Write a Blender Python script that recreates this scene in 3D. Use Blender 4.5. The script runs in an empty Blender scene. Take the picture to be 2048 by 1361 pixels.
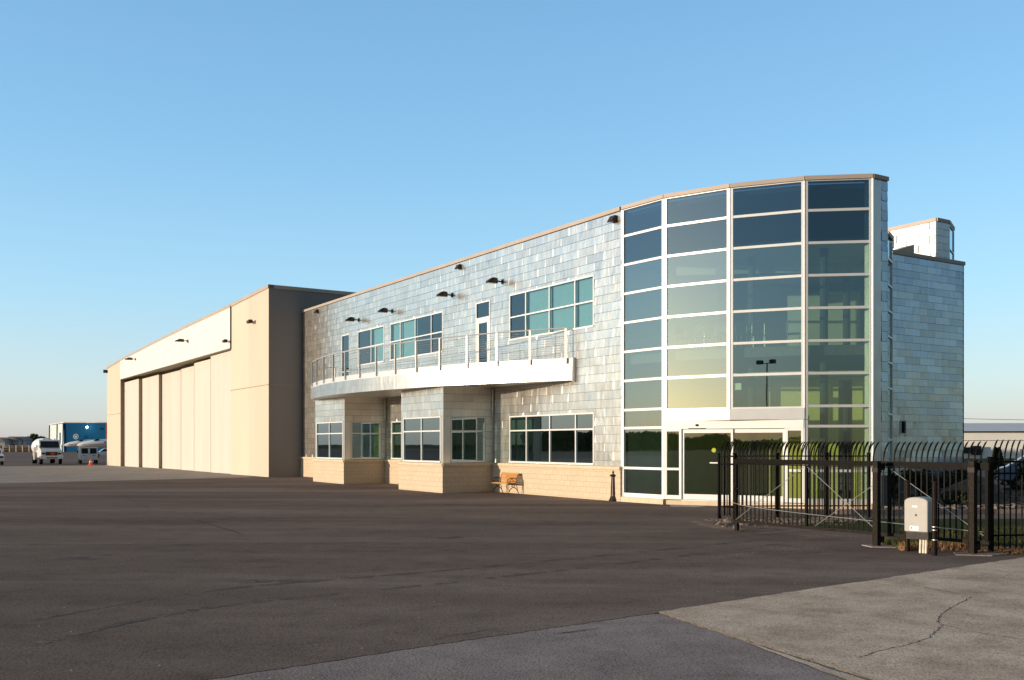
import bpy, math, random
from mathutils import Vector, Matrix, noise
random.seed(7)
D=bpy.data; S=bpy.context.scene; COL=S.collection
R=math.radians
# ------------------------------------------------------------------ camera, sky, sun, exposure
cam_d=D.cameras.new('camera'); cam=D.objects.new('camera',cam_d); COL.objects.link(cam)
cam_d.sensor_width=36; cam_d.lens=36*1920/2048; cam_d.shift_y=(889-680.5)/2048
cam_d.clip_start=.1; cam_d.clip_end=9000
cam.location=(0,0,2.0); cam.rotation_euler=(R(90),0,0); S.camera=cam
SUN_ELEV=6.0
sun_to=Vector((-.944,-.331,0)).normalized()          # towards the sun, on the ground plane
W=D.worlds.new('World'); S.world=W; W.use_nodes=True
wn=W.node_tree; wn.nodes.clear()
sky=wn.nodes.new('ShaderNodeTexSky'); sky.sky_type='NISHITA'; sky.sun_disc=False
sky.sun_elevation=R(SUN_ELEV)
sky.sun_rotation=math.atan2(sun_to.x,sun_to.y)
sky.altitude=0; sky.air_density=1.0; sky.dust_density=1.2; sky.ozone_density=2.2
# a clean low-sun atmosphere: the Nishita glow round the sun over a clear blue elevation gradient
bg=wn.nodes.new('ShaderNodeBackground'); bg.inputs[1].default_value=.085
wo=wn.nodes.new('ShaderNodeOutputWorld')
wn.links.new(sky.outputs[0],bg.inputs[0])
tcw=wn.nodes.new('ShaderNodeTexCoord'); sx=wn.nodes.new('ShaderNodeSeparateXYZ'); wn.links.new(tcw.outputs['Generated'],sx.inputs[0])
rw=wn.nodes.new('ShaderNodeValToRGB'); wn.links.new(sx.outputs[2],rw.inputs[0])
SKY=[(0,(.50,.50,.52)),(.02,(.53,.57,.60)),(.055,(.47,.60,.68)),(.15,(.315,.56,.75)),(.29,(.20,.44,.69)),(.42,(.16,.36,.60)),(.60,(.26,.36,.44)),(1,(.36,.37,.38))]
el=rw.color_ramp.elements
while len(el)<len(SKY): el.new(.5)
KS=.76
for e,(p,c) in zip(el,SKY): e.position=p; e.color=(c[0]*KS,c[1]*KS,c[2]*KS,1)
# the sky away from the sun, behind the right shoulder, is deeper than the sky ahead
vd=wn.nodes.new('ShaderNodeVectorMath'); vd.operation='DOT_PRODUCT'; vd.inputs[1].default_value=(.66,-.75,0); wn.links.new(tcw.outputs['Generated'],vd.inputs[0])
mr=wn.nodes.new('ShaderNodeMapRange'); mr.interpolation_type='SMOOTHSTEP'; mr.inputs['From Min'].default_value=-.35; mr.inputs['From Max'].default_value=.7; mr.inputs['To Min'].default_value=1; mr.inputs['To Max'].default_value=.16
wn.links.new(vd.outputs['Value'],mr.inputs['Value'])
vm_=wn.nodes.new('ShaderNodeVectorMath'); vm_.operation='SCALE'; wn.links.new(rw.outputs[0],vm_.inputs[0]); wn.links.new(mr.outputs[0],vm_.inputs['Scale'])
bg2=wn.nodes.new('ShaderNodeBackground'); wn.links.new(vm_.outputs[0],bg2.inputs[0]); bg2.inputs[1].default_value=1
ads=wn.nodes.new('ShaderNodeAddShader'); wn.links.new(bg.outputs[0],ads.inputs[0]); wn.links.new(bg2.outputs[0],ads.inputs[1]); wn.links.new(ads.outputs[0],wo.inputs[0])
sl=D.lights.new('sun','SUN'); sl.energy=4.0; sl.angle=R(.5); sl.color=(1,.82,.61)
so=D.objects.new('sun',sl); COL.objects.link(so)
ds=-(Vector((sun_to.x*math.cos(R(SUN_ELEV)),sun_to.y*math.cos(R(SUN_ELEV)),math.sin(R(SUN_ELEV)))))
so.rotation_euler=ds.to_track_quat('-Z','Y').to_euler(); so.location=(-60,-20,30)
S.view_settings.view_transform='Standard'; S.view_settings.look='None'
S.view_settings.exposure=.35; S.view_settings.gamma=1
S.render.engine='CYCLES'
S.cycles.max_bounces=8; S.cycles.transparent_max_bounces=24; S.cycles.glossy_bounces=4
S.cycles.sample_clamp_indirect=4

# ------------------------------------------------------------------ materials
def nmat(name):
    m=D.materials.new(name); m.use_nodes=True
    nt=m.node_tree; b=nt.nodes['Principled BSDF']
    return m,nt,b
def N(nt,t,**k):
    n=nt.nodes.new(t)
    for a,v in k.items(): setattr(n,a,v)
    return n
def ramp(nt,fac,stops):
    r=N(nt,'ShaderNodeValToRGB')
    el=r.color_ramp.elements
    while len(el)<len(stops): el.new(.5)
    for e,(p,c) in zip(el,stops): e.position=p; e.color=(*c,1)
    nt.links.new(fac,r.inputs[0]); return r.outputs[0]
def mat(name,col,rough=.6,metal=0,var=.12,scale=3.0,bump=0.0,bscale=40.0,stretch=(1,1,1),spec=.22,coat=0):
    m,nt,b=nmat(name)
    tc=N(nt,'ShaderNodeTexCoord'); mp=N(nt,'ShaderNodeMapping'); mp.inputs['Scale'].default_value=stretch
    nt.links.new(tc.outputs['Object'],mp.inputs[0])
    nz=N(nt,'ShaderNodeTexNoise'); nz.inputs['Scale'].default_value=scale; nz.inputs['Detail'].default_value=6
    nt.links.new(mp.outputs[0],nz.inputs['Vector'])
    lo=tuple(c*(1-var) for c in col); hi=tuple(min(1,c*(1+var)) for c in col)
    nt.links.new(ramp(nt,nz.outputs[0],[(.3,lo),(.7,hi)]),b.inputs['Base Color'])
    b.inputs['Roughness'].default_value=rough; b.inputs['Metallic'].default_value=metal
    b.inputs['Specular IOR Level'].default_value=spec
    if coat: b.inputs['Coat Weight'].default_value=coat; b.inputs['Coat Roughness'].default_value=.05
    if bump:
        n2=N(nt,'ShaderNodeTexNoise'); n2.inputs['Scale'].default_value=bscale; n2.inputs['Detail'].default_value=4
        nt.links.new(mp.outputs[0],n2.inputs['Vector'])
        bp=N(nt,'ShaderNodeBump'); bp.inputs['Strength'].default_value=bump; bp.inputs['Distance'].default_value=.02
        nt.links.new(n2.outputs[0],bp.inputs['Height']); nt.links.new(bp.outputs[0],b.inputs['Normal'])
    return m
def zinc_mat(name,col,rough,var,warm):
    # galvanised shingles: every shingle is its own mesh island, so Random Per Island gives each its own shade
    m,nt,b=nmat(name)
    g=N(nt,'ShaderNodeNewGeometry'); tc=N(nt,'ShaderNodeTexCoord')
    mp=N(nt,'ShaderNodeMapping'); mp.inputs['Scale'].default_value=(1.6,1.6,.35)
    nt.links.new(tc.outputs['Object'],mp.inputs[0])
    nz=N(nt,'ShaderNodeTexNoise'); nz.inputs['Scale'].default_value=3.2; nz.inputs['Detail'].default_value=7; nz.inputs['Roughness'].default_value=.65
    nt.links.new(mp.outputs[0],nz.inputs['Vector'])
    ad=N(nt,'ShaderNodeMath',operation='MULTIPLY_ADD'); ad.inputs[1].default_value=.45
    nt.links.new(g.outputs['Random Per Island'],ad.inputs[0])
    sc=N(nt,'ShaderNodeMath',operation='MULTIPLY'); sc.inputs[1].default_value=.8; nt.links.new(nz.outputs[0],sc.inputs[0])
    nt.links.new(sc.outputs[0],ad.inputs[2])
    lo=tuple(c*(1-var) for c in col); hi=tuple(min(1,c*(1+var)) for c in col)
    nt.links.new(ramp(nt,ad.outputs[0],[(.25,lo),(.6,col),(.9,hi)]),b.inputs['Base Color'])
    b.inputs['Metallic'].default_value=.95
    rr=N(nt,'ShaderNodeMapRange'); rr.inputs['To Min'].default_value=rough-.09; rr.inputs['To Max'].default_value=rough+.10
    nt.links.new(nz.outputs[0],rr.inputs[0]); nt.links.new(rr.outputs[0],b.inputs['Roughness'])
    mp2=N(nt,'ShaderNodeMapping'); mp2.inputs['Scale'].default_value=(2.2,2.2,.9); nt.links.new(tc.outputs['Object'],mp2.inputs[0])
    n2=N(nt,'ShaderNodeTexNoise'); n2.inputs['Scale'].default_value=1.6; n2.inputs['Detail'].default_value=2
    nt.links.new(mp2.outputs[0],n2.inputs['Vector'])
    bp=N(nt,'ShaderNodeBump'); bp.inputs['Strength'].default_value=.24; bp.inputs['Distance'].default_value=.05
    nt.links.new(n2.outputs[0],bp.inputs['Height']); nt.links.new(bp.outputs[0],b.inputs['Normal'])
    return m
def glass_mat(name,tint,refl,f0=.16):
    # coated glass seen from either side: Schlick reflection over a tinted clear body
    m,nt,b=nmat(name); nt.nodes.remove(b)
    out=nt.nodes['Material Output']
    tr=N(nt,'ShaderNodeBsdfTransparent'); tr.inputs[0].default_value=(*tint,1)
    gl=N(nt,'ShaderNodeBsdfGlossy'); gl.inputs['Roughness'].default_value=.012; gl.inputs[0].default_value=(*refl,1)
    lw=N(nt,'ShaderNodeLayerWeight'); lw.inputs[0].default_value=.5
    pw=N(nt,'ShaderNodeMath',operation='POWER'); pw.inputs[1].default_value=4; nt.links.new(lw.outputs['Facing'],pw.inputs[0])
    ma=N(nt,'ShaderNodeMath',operation='MULTIPLY_ADD'); ma.inputs[1].default_value=1-f0; ma.inputs[2].default_value=f0; nt.links.new(pw.outputs[0],ma.inputs[0])
    mx=N(nt,'ShaderNodeMixShader')
    tc=N(nt,'ShaderNodeTexCoord'); nz=N(nt,'ShaderNodeTexNoise'); nz.inputs['Scale'].default_value=.7; nz.inputs['Detail'].default_value=1
    nt.links.new(tc.outputs['Object'],nz.inputs['Vector'])
    bp=N(nt,'ShaderNodeBump'); bp.inputs['Strength'].default_value=.05; bp.inputs['Distance'].default_value=.02
    nt.links.new(nz.outputs[0],bp.inputs['Height']); nt.links.new(bp.outputs[0],gl.inputs['Normal'])
    nt.links.new(ma.outputs[0],mx.inputs[0]); nt.links.new(tr.outputs[0],mx.inputs[1]); nt.links.new(gl.outputs[0],mx.inputs[2])
    nt.links.new(mx.outputs[0],out.inputs[0]); return m
def ground_mat(name,c1,c2,c3,patch=.08,grain=90,rough=.92,bump=.35,stretch=(1,1,1),streak=None):
    m,nt,b=nmat(name); tc=N(nt,'ShaderNodeTexCoord')
    mp=N(nt,'ShaderNodeMapping'); mp.inputs['Scale'].default_value=stretch; mp.inputs['Rotation'].default_value=(0,0,R(28))
    nt.links.new(tc.outputs['Object'],mp.inputs[0])
    big=N(nt,'ShaderNodeTexNoise'); big.inputs['Scale'].default_value=patch*4; big.inputs['Detail'].default_value=9; big.inputs['Roughness'].default_value=.62
    nt.links.new(mp.outputs[0],big.inputs['Vector'])
    fine=N(nt,'ShaderNodeTexNoise'); fine.inputs['Scale'].default_value=grain; fine.inputs['Detail'].default_value=3
    nt.links.new(tc.outputs['Object'],fine.inputs['Vector'])
    mid=N(nt,'ShaderNodeTexNoise'); mid.inputs['Scale'].default_value=1.7; mid.inputs['Detail'].default_value=8; mid.inputs['Roughness'].default_value=.7
    nt.links.new(tc.outputs['Object'],mid.inputs['Vector'])
    base=ramp(nt,big.outputs[0],[(.3,c1),(.52,c2),(.72,c3)])
    mu=N(nt,'ShaderNodeMix',data_type='RGBA',blend_type='MULTIPLY'); mu.inputs[0].default_value=1
    g=ramp(nt,fine.outputs[0],[(.3,(.45,.45,.45)),(.5,(.88,.88,.88)),(.72,(1.0,1.0,1.0))])
    nt.links.new(base,mu.inputs[6]); nt.links.new(g,mu.inputs[7])
    mu2=N(nt,'ShaderNodeMix',data_type='RGBA',blend_type='MULTIPLY'); mu2.inputs[0].default_value=1
    g2=ramp(nt,mid.outputs[0],[(.3,(.74,.74,.75)),(.5,(.95,.95,.95)),(.75,(1.0,1.0,1.0))])
    nt.links.new(mu.outputs[2],mu2.inputs[6]); nt.links.new(g2,mu2.inputs[7])
    last=mu2.outputs[2]
    # loose light grit
    vo=N(nt,'ShaderNodeTexVoronoi'); vo.inputs['Scale'].default_value=3.2; nt.links.new(tc.outputs['Object'],vo.inputs['Vector'])
    gt=N(nt,'ShaderNodeMath',operation='LESS_THAN'); gt.inputs[1].default_value=.035; nt.links.new(vo.outputs['Distance'],gt.inputs[0])
    sp=N(nt,'ShaderNodeMix',data_type='RGBA'); nt.links.new(gt.outputs[0],sp.inputs[0]); nt.links.new(last,sp.inputs[6]); sp.inputs[7].default_value=(*[min(.6,c*3.2) for c in c3],1)
    last=sp.outputs[2]
    if streak:
        # worn wheel lanes and sandy drifts: long bands in the surface itself
        for (rot,sc,thr,colr,amt) in streak:
            m2=N(nt,'ShaderNodeMapping'); m2.inputs['Rotation'].default_value=(0,0,R(rot)); m2.inputs['Scale'].default_value=(sc*.06,sc,1)
            nt.links.new(tc.outputs['Object'],m2.inputs[0])
            z=N(nt,'ShaderNodeTexNoise'); z.inputs['Scale'].default_value=1; z.inputs['Detail'].default_value=6; z.inputs['Roughness'].default_value=.6
            nt.links.new(m2.outputs[0],z.inputs['Vector'])
            f=ramp(nt,z.outputs[0],[(thr,(0,0,0)),(thr+.16,(amt,amt,amt))])
            x=N(nt,'ShaderNodeMix',data_type='RGBA'); nt.links.new(f,x.inputs[0]); nt.links.new(last,x.inputs[6]); x.inputs[7].default_value=(*colr,1)
            last=x.outputs[2]
    nt.links.new(last,b.inputs['Base Color'])
    b.inputs['Roughness'].default_value=1; b.inputs['Specular IOR Level'].default_value=.03
    bp=N(nt,'ShaderNodeBump'); bp.inputs['Strength'].default_value=bump; bp.inputs['Distance'].default_value=.012
    nt.links.new(fine.outputs[0],bp.inputs['Height']); nt.links.new(bp.outputs[0],b.inputs['Normal'])
    return m
def block_mat(name,col):
    m,nt,b=nmat(name); tc=N(nt,'ShaderNodeTexCoord')
    br=N(nt,'ShaderNodeTexBrick'); br.inputs['Scale'].default_value=1; br.inputs['Brick Width'].default_value=.4; br.inputs['Row Height'].default_value=.2
    br.inputs['Mortar Size'].default_value=.006; br.inputs['Mortar Smooth'].default_value=.4
    nt.links.new(tc.outputs['UV'],br.inputs['Vector'])
    br.inputs['Color1'].default_value=(*col,1); br.inputs['Color2'].default_value=(*[c*.93 for c in col],1); br.inputs['Mortar'].default_value=(*[c*.62 for c in col],1)
    nz=N(nt,'ShaderNodeTexNoise'); nz.inputs['Scale'].default_value=28; nz.inputs['Detail'].default_value=6
    nt.links.new(tc.outputs['Object'],nz.inputs['Vector'])
    mu=N(nt,'ShaderNodeMix',data_type='RGBA',blend_type='MULTIPLY'); mu.inputs[0].default_value=1
    nt.links.new(br.outputs[0],mu.inputs[6]); nt.links.new(ramp(nt,nz.outputs[0],[(.3,(.82,.82,.82)),(.65,(1,1,1))]),mu.inputs[7])
    nt.links.new(mu.outputs[2],b.inputs['Base Color']); b.inputs['Roughness'].default_value=.9
    ad=N(nt,'ShaderNodeMath',operation='ADD'); nt.links.new(nz.outputs[0],ad.inputs[0])
    iv=N(nt,'ShaderNodeMath',operation='MULTIPLY'); iv.inputs[1].default_value=-1.2; nt.links.new(br.outputs['Fac'],iv.inputs[0]); nt.links.new(iv.outputs[0],ad.inputs[1])
    bp=N(nt,'ShaderNodeBump'); bp.inputs['Strength'].default_value=.5; bp.inputs['Distance'].default_value=.012
    nt.links.new(ad.outputs[0],bp.inputs['Height']); nt.links.new(bp.outputs[0],b.inputs['Normal'])
    return m
M={}
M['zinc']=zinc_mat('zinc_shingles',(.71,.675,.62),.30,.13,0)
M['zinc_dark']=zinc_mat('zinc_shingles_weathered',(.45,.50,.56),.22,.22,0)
M['zinc_smooth']=mat('zinc_flashing',(.66,.65,.63),.36,.85,.12,2.5,.15,6,(1,1,.4))
M['fascia']=zinc_mat('zinc_fascia',(.50,.495,.48),.35,.10,0)
M['coping']=mat('tan_coping',(.42,.35,.30),.55,.1,.06,1)
M['cap']=mat('precast_cap',(.62,.50,.36),.85,0,.08,4,.2,40)
M['block']=block_mat('split_block',(.62,.50,.36))
M['frame']=mat('window_frame',(.80,.79,.78),.32,.25,.04,2)
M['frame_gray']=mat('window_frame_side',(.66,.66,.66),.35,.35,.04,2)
M['glass']=glass_mat('tinted_glass',(.60,.75,.62),(.72,.91,1.0),.29)
M['glass_up']=glass_mat('tinted_glass_upper',(.42,.62,.64),(.66,.84,.95),.14)
M['spandrel']=glass_mat('spandrel_glass',(.10,.16,.20),(.64,.85,1.0),.20)
M['doorglass']=glass_mat('door_glass',(.66,.74,.48),(.9,1,.95),.14)
M['green']=mat('green_paint',(.64,.62,.27),.8,0,.05,2)
M['green2']=mat('grey_green_paint',(.58,.61,.45),.8,0,.05,2)
M['inside']=mat('inside_wall',(.34,.36,.33),.85,0,.08,1)
M['rail']=mat('rail_aluminium',(.58,.57,.55),.4,.5,.05,3)
M['coldark']=mat('column_paint',(.05,.065,.07),.7,0,.1,1)
M['ceil']=mat('inside_ceiling',(.45,.50,.48),.9,0,.05,4)
M['carpet']=mat('inside_carpet',(.12,.12,.12),.95,0,.2,8)
M['blind']=mat('window_blind',(.72,.76,.74),.8,0,.04,3)
M['underlay']=mat('dark_underlay',(.12,.115,.11),.9,0,.1,1)
M['dark']=mat('dark_void',(.03,.03,.035),.9,0,.1,1)
M['fix']=mat('bronze_fixture',(.045,.036,.03),.45,.4,.15,9)
M['fixlens']=mat('fixture_lens',(.5,.5,.47),.25,0,.1,9)
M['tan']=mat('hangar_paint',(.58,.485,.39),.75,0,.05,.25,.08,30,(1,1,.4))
M['tan_shade']=mat('hangar_paint_shaded',(.235,.215,.205),.8,0,.06,.25,.08,30,(1,1,.4))  # darker than the front paint: shade on the side walls put into the colour
M['tan2']=mat('hangar_paint_pale',(.61,.515,.415),.75,0,.04,.25,.08,30,(1,1,.4))
M['cream']=mat('door_metal',(.595,.545,.49),.6,0,.06,.6,0,30,(1,1,.12))
M['cream2']=mat('header_metal',(.74,.715,.66),.55,0,.04,.6,0,30,(1,1,.12))
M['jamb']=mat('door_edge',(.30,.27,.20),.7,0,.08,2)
M['black']=mat('black_paint_steel',(.006,.005,.0045),.45,0,.35,14,.12,60,spec=.05)
M['steelrust']=mat('weathered_black_steel',(.014,.0105,.008),.5,0,.6,22,.2,60,spec=.08)
M['galv']=mat('galvanised_wire',(.5,.49,.46),.4,.7,.1,9)
M['iron']=mat('cast_iron',(.02,.018,.018),.5,.5,.3,20)
M['wood']=mat('bench_wood',(.50,.24,.075),.45,0,.25,5,.15,30,(8,8,1),coat=.3)
M['bollard']=mat('bronze_iron',(.055,.04,.036),.38,.5,.25,9)
M['plastic']=mat('grey_plastic',(.40,.385,.365),.5,0,.05,6)
M['white']=mat('white_paint',(.78,.78,.76),.35,0,.05,3,coat=.4)
M['sticker']=mat('white_label',(.82,.82,.78),.6,0,.02,3)
M['pvc']=mat('white_conduit',(.68,.62,.52),.6,0,.15,12)
M['rubber']=mat('tyre_rubber',(.02,.02,.02),.85,0,.2,20)
M['chrome']=mat('chrome',(.7,.7,.7),.15,1,.05,5)
M['carglass']=mat('vehicle_glass',(.02,.025,.03),.08,0,.1,2,spec=.35)
M['blue']=mat('blue_cladding',(.008,.085,.20),.8,0,.08,.3,stretch=(1,1,.1),spec=.05)
M['pale']=mat('pale_cladding',(.55,.60,.58),.6,0,.06,.4)
M['roofw']=mat('pale_roof',(.56,.55,.56),.7,0,.04,.5)
M['wallw']=mat('white_metal_wall',(.82,.79,.74),.6,0,.04,.3,stretch=(1,1,.1))
M['orange']=mat('orange_plastic',(.75,.10,.02),.5,0,.08,4)
M['red']=mat('red_paint',(.45,.04,.03),.5,0,.08,4)
M['leaf']=mat('leaf_green',(.050,.072,.026),.7,0,.5,.35)
M['leafd']=mat('leaf_dark',(.030,.045,.020),.7,0,.5,1.5)
M['bark']=mat('bark',(.09,.065,.045),.9,0,.3,5)
M['grass']=mat('grass_blades',(.07,.078,.028),.8,0,.5,3)
M['chips']=mat('wood_chips',(.34,.19,.10),.85,0,.5,14)
M['rock']=mat('rock',(.17,.135,.11),.9,0,.3,4,.6,9)
M['house']=mat('far_house',(.30,.31,.36),.8,0,.1,.5)
M['houser']=mat('far_roof',(.19,.17,.18),.8,0,.1,.5)
M['paving']=ground_mat('concrete_paving',(.36,.305,.255),(.42,.36,.305),(.46,.395,.335),.12,60,.9,.25,(1,.3,1))
M['asph']=ground_mat('new_asphalt',(.145,.104,.082),(.225,.163,.131),(.335,.248,.20),.05,34,.9,.3,(.35,1.3,1),
    streak=[(32,.55,.56,(.36,.28,.23),.35),(14,.35,.60,(.36,.28,.23),.35),(70,.5,.64,(.13,.10,.08),.7)])
M['asph_old']=ground_mat('old_asphalt',(.29,.222,.20),(.37,.29,.26),(.45,.36,.325),.16,40,.9,.4,
    streak=[(-20,.9,.62,(.12,.095,.09),.8)])
M['tarmac']=ground_mat('far_tarmac',(.22,.155,.13),(.26,.185,.155),(.29,.21,.18),.02,30,.9,.1,(.2,1,1))
M['slab']=ground_mat('old_concrete',(.50,.365,.265),(.74,.55,.41),(.86,.665,.515),.3,45,.92,.45,
    streak=[(10,1.2,.66,(.22,.185,.155),.7),(50,.6,.6,(.45,.39,.32),.5)])
M['edge']=mat('broken_concrete_edge',(.15,.125,.10),.9,0,.3,14,.6,30)
M['crack']=mat('crack_dark',(.035,.03,.027),.95,0,.2,9)
M['sand']=ground_mat('sandy_drift',(.36,.28,.22),(.45,.36,.28),(.55,.44,.35),.5,120,.95,.4)
M['lawn']=ground_mat('lawn_ground',(.05,.055,.022),(.07,.08,.03),(.09,.085,.04),.3,50,.95,.4)
M['bed']=ground_mat('planting_bed',(.06,.045,.035),(.09,.07,.055),(.13,.10,.08),.4,40,.95,.8)
M['mat']=mat('door_mat',(.36,.33,.29),.9,0,.2,30)
M['apron_e']=M['paving']
M['brush']=mat('dry_brush',(.17,.085,.05),.9,0,.5,.6)
m_,nt_,b_=nmat('lit_lamp'); b_.inputs['Emission Color'].default_value=(1,.97,.85,1); b_.inputs['Emission Strength'].default_value=25; M['lamp']=m_
M['chairback']=mat('chair_back',(.04,.045,.05),.6,0,.1,9)

# ------------------------------------------------------------------ mesh builder
class MB:
    def __init__(s): s.v=[];s.f=[];s.uv=[]
    def face(s,pts,uv=None):
        b=len(s.v); s.v+= [tuple(p) for p in pts]; s.f.append(tuple(range(b,b+len(pts)))); s.uv.append(uv or [(0,0)]*len(pts))
    def hexa(s,p,uv=None):       # 8 points: bottom 4 (ccw), top 4
        b=len(s.v); s.v+=[tuple(q) for q in p]
        for q in ((3,2,1,0),(4,5,6,7),(0,1,5,4),(1,2,6,5),(2,3,7,6),(3,0,4,7)):
            s.f.append(tuple(b+i for i in q)); s.uv.append([(0,0)]*4)
    def box(s,c,size,rz=0):
        hx,hy,hz=size[0]/2,size[1]/2,size[2]/2; cr,sr=math.cos(rz),math.sin(rz); P=[]
        for z in (-hz,hz):
            for x,y in ((-hx,-hy),(hx,-hy),(hx,hy),(-hx,hy)):
                P.append((c[0]+x*cr-y*sr,c[1]+x*sr+y*cr,c[2]+z))
        s.hexa(P)
    def bar(s,a,b,w,h=None,up=(0,0,1)):   # rectangular bar from a to b
        a=Vector(a);b=Vector(b);d=(b-a).normalized();h=h or w
        up=Vector(up)
        if abs(d.dot(up))>.95: up=Vector((1,0,0))
        x=d.cross(up).normalized()*w/2; y=x.cross(d).normalized()*h/2
        s.hexa([a-x-y,a+x-y,b+x-y,b-x-y,a-x+y,a+x+y,b+x+y,b-x+y])
    def tube(s,pts,r,n=8,cap=True):
        pts=[Vector(p) for p in pts]; rs=r if isinstance(r,(list,tuple)) else [r]*len(pts)
        rings=[]; prev=None
        for i,p in enumerate(pts):
            d=(pts[min(i+1,len(pts)-1)]-pts[max(i-1,0)]).normalized()
            if prev is None:
                up=Vector((0,0,1)) if abs(d.z)<.9 else Vector((1,0,0)); x=d.cross(up).normalized()
            else: x=(prev-d*prev.dot(d)).normalized()
            prev=x; y=d.cross(x); b=len(s.v)
            for k in range(n):
                a=2*math.pi*k/n; s.v.append(tuple(p+x*rs[i]*math.cos(a)+y*rs[i]*math.sin(a)))
            rings.append(b)
        for i in range(len(rings)-1):
            for k in range(n):
                a,b=rings[i],rings[i+1]; s.f.append((a+k,a+(k+1)%n,b+(k+1)%n,b+k)); s.uv.append([(0,0)]*4)
        if cap:
            s.f.append(tuple(rings[0]+k for k in reversed(range(n)))); s.uv.append([(0,0)]*n)
            s.f.append(tuple(rings[-1]+k for k in range(n))); s.uv.append([(0,0)]*n)
    def lathe(s,prof,c=(0,0,0),n=16):     # profile (r,z) round vertical axis
        rings=[]
        for r,z in prof:
            b=len(s.v)
            for k in range(n):
                a=2*math.pi*k/n; s.v.append((c[0]+r*math.cos(a),c[1]+r*math.sin(a),c[2]+z))
            rings.append(b)
        for i in range(len(rings)-1):
            a,b=rings[i],rings[i+1]
            for k in range(n): s.f.append((a+k,a+(k+1)%n,b+(k+1)%n,b+k)); s.uv.append([(0,0)]*4)
        s.f.append(tuple(rings[0]+k for k in reversed(range(n)))); s.uv.append([(0,0)]*n)
        s.f.append(tuple(rings[-1]+k for k in range(n))); s.uv.append([(0,0)]*n)
    def prism(s,poly,z0,z1):
        b=len(s.v);n=len(poly)
        s.v+=[(x,y,z0) for x,y in poly]+[(x,y,z1) for x,y in poly]
        s.f.append(tuple(b+i for i in reversed(range(n)))); s.uv.append([(0,0)]*n)
        s.f.append(tuple(b+n+i for i in range(n))); s.uv.append([(0,0)]*n)
        for i in range(n):
            j=(i+1)%n; s.f.append((b+i,b+j,b+n+j,b+n+i)); s.uv.append([(0,0)]*4)
    def ext(s,prof,axis_pts,w0,w1):       # profile in (a,z) extruded across: axis_pts(a,w,z)->xyz
        b=len(s.v);n=len(prof)
        s.v+=[tuple(axis_pts(a,w0,z)) for a,z in prof]+[tuple(axis_pts(a,w1,z)) for a,z in prof]
        s.f.append(tuple(b+i for i in range(n))); s.uv.append([(0,0)]*n)
        s.f.append(tuple(b+n+i for i in reversed(range(n)))); s.uv.append([(0,0)]*n)
        for i in range(n):
            j=(i+1)%n; s.f.append((b+i,b+n+i,b+n+j,b+j)); s.uv.append([(0,0)]*4)
    def ball(s,c,r,n=8,sq=(1,1,1)):
        b0=len(s.v)
        prof=[(math.sin(math.pi*i/n)*1.0,-math.cos(math.pi*i/n)) for i in range(n+1)]
        m=n*2
        for rr,z in prof:
            for k in range(m):
                a=2*math.pi*k/m; s.v.append((c[0]+r*sq[0]*max(rr,.01)*math.cos(a),c[1]+r*sq[1]*max(rr,.01)*math.sin(a),c[2]+r*sq[2]*z))
        for i in range(n):
            for k in range(m):
                a=b0+i*m; b=a+m; s.f.append((a+k,a+(k+1)%m,b+(k+1)%m,b+k)); s.uv.append([(0,0)]*4)
    def build(s,name,m,parent=None,smooth=False,label=None,cat=None,group=None,kind=None,fixn=True,bevel=0):
        off=Vector((0,0,0)); 
        if parent is not None: off=Vector(parent.get('_o',(0,0,0)))
        me=D.meshes.new(name); me.from_pydata([tuple(Vector(v)-off) for v in s.v],[],s.f)
        if any(any(u!=(0,0) for u in q) for q in s.uv[:2000]):
            ul=me.uv_layers.new(name='UVMap'); i=0
            for q in s.uv:
                for u in q: ul.data[i].uv=u; i+=1
        if fixn:
            import bmesh
            bm=bmesh.new(); bm.from_mesh(me); bmesh.ops.recalc_face_normals(bm,faces=bm.faces); bm.to_mesh(me); bm.free()
        if smooth:
            me.polygons.foreach_set('use_smooth',[True]*len(me.polygons))
            try: me.set_sharp_from_angle(angle=R(40))
            except Exception: pass
        mats=m if isinstance(m,(list,tuple)) else [m]
        for q in mats: me.materials.append(M[q])
        o=D.objects.new(name,me); COL.objects.link(o)
        if parent is not None: o.parent=parent; o['_o']=tuple(off)
        if bevel:
            bv=o.modifiers.new('bevel','BEVEL'); bv.width=bevel; bv.segments=2; bv.limit_method='ANGLE'
        tag(o,label,cat,group,kind); return o
def tag(o,label=None,cat=None,group=None,kind=None):
    if label: o['label']=label
    if cat: o['category']=cat
    if group: o['group']=group
    if kind: o['kind']=kind
def thing(name,label,cat,loc=(0,0,0),group=None,local=False,rz=0):
    o=D.objects.new(name,None); COL.objects.link(o); o.location=loc; o.rotation_euler=(0,0,rz)
    o['_o']=(0,0,0) if local else tuple(loc); o.empty_display_size=.3
    tag(o,label,cat,group); return o
def copy_tree(o,parent=None):
    c=o.copy(); COL.objects.link(c); c.parent=parent
    for ch in list(o.children): copy_tree(ch,c)
    return c

# ------------------------------------------------------------------ plan of the building
P0=Vector((3.964,34.44)); U=Vector((-.5422,.8403)); Wn=Vector((-.8403,-.5422))    # U runs along the facade, Wn points out of it
def F(s,w,z=0):
    p=P0+U*s+Wn*w; return Vector((p.x,p.y,z))
H=10.54

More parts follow.
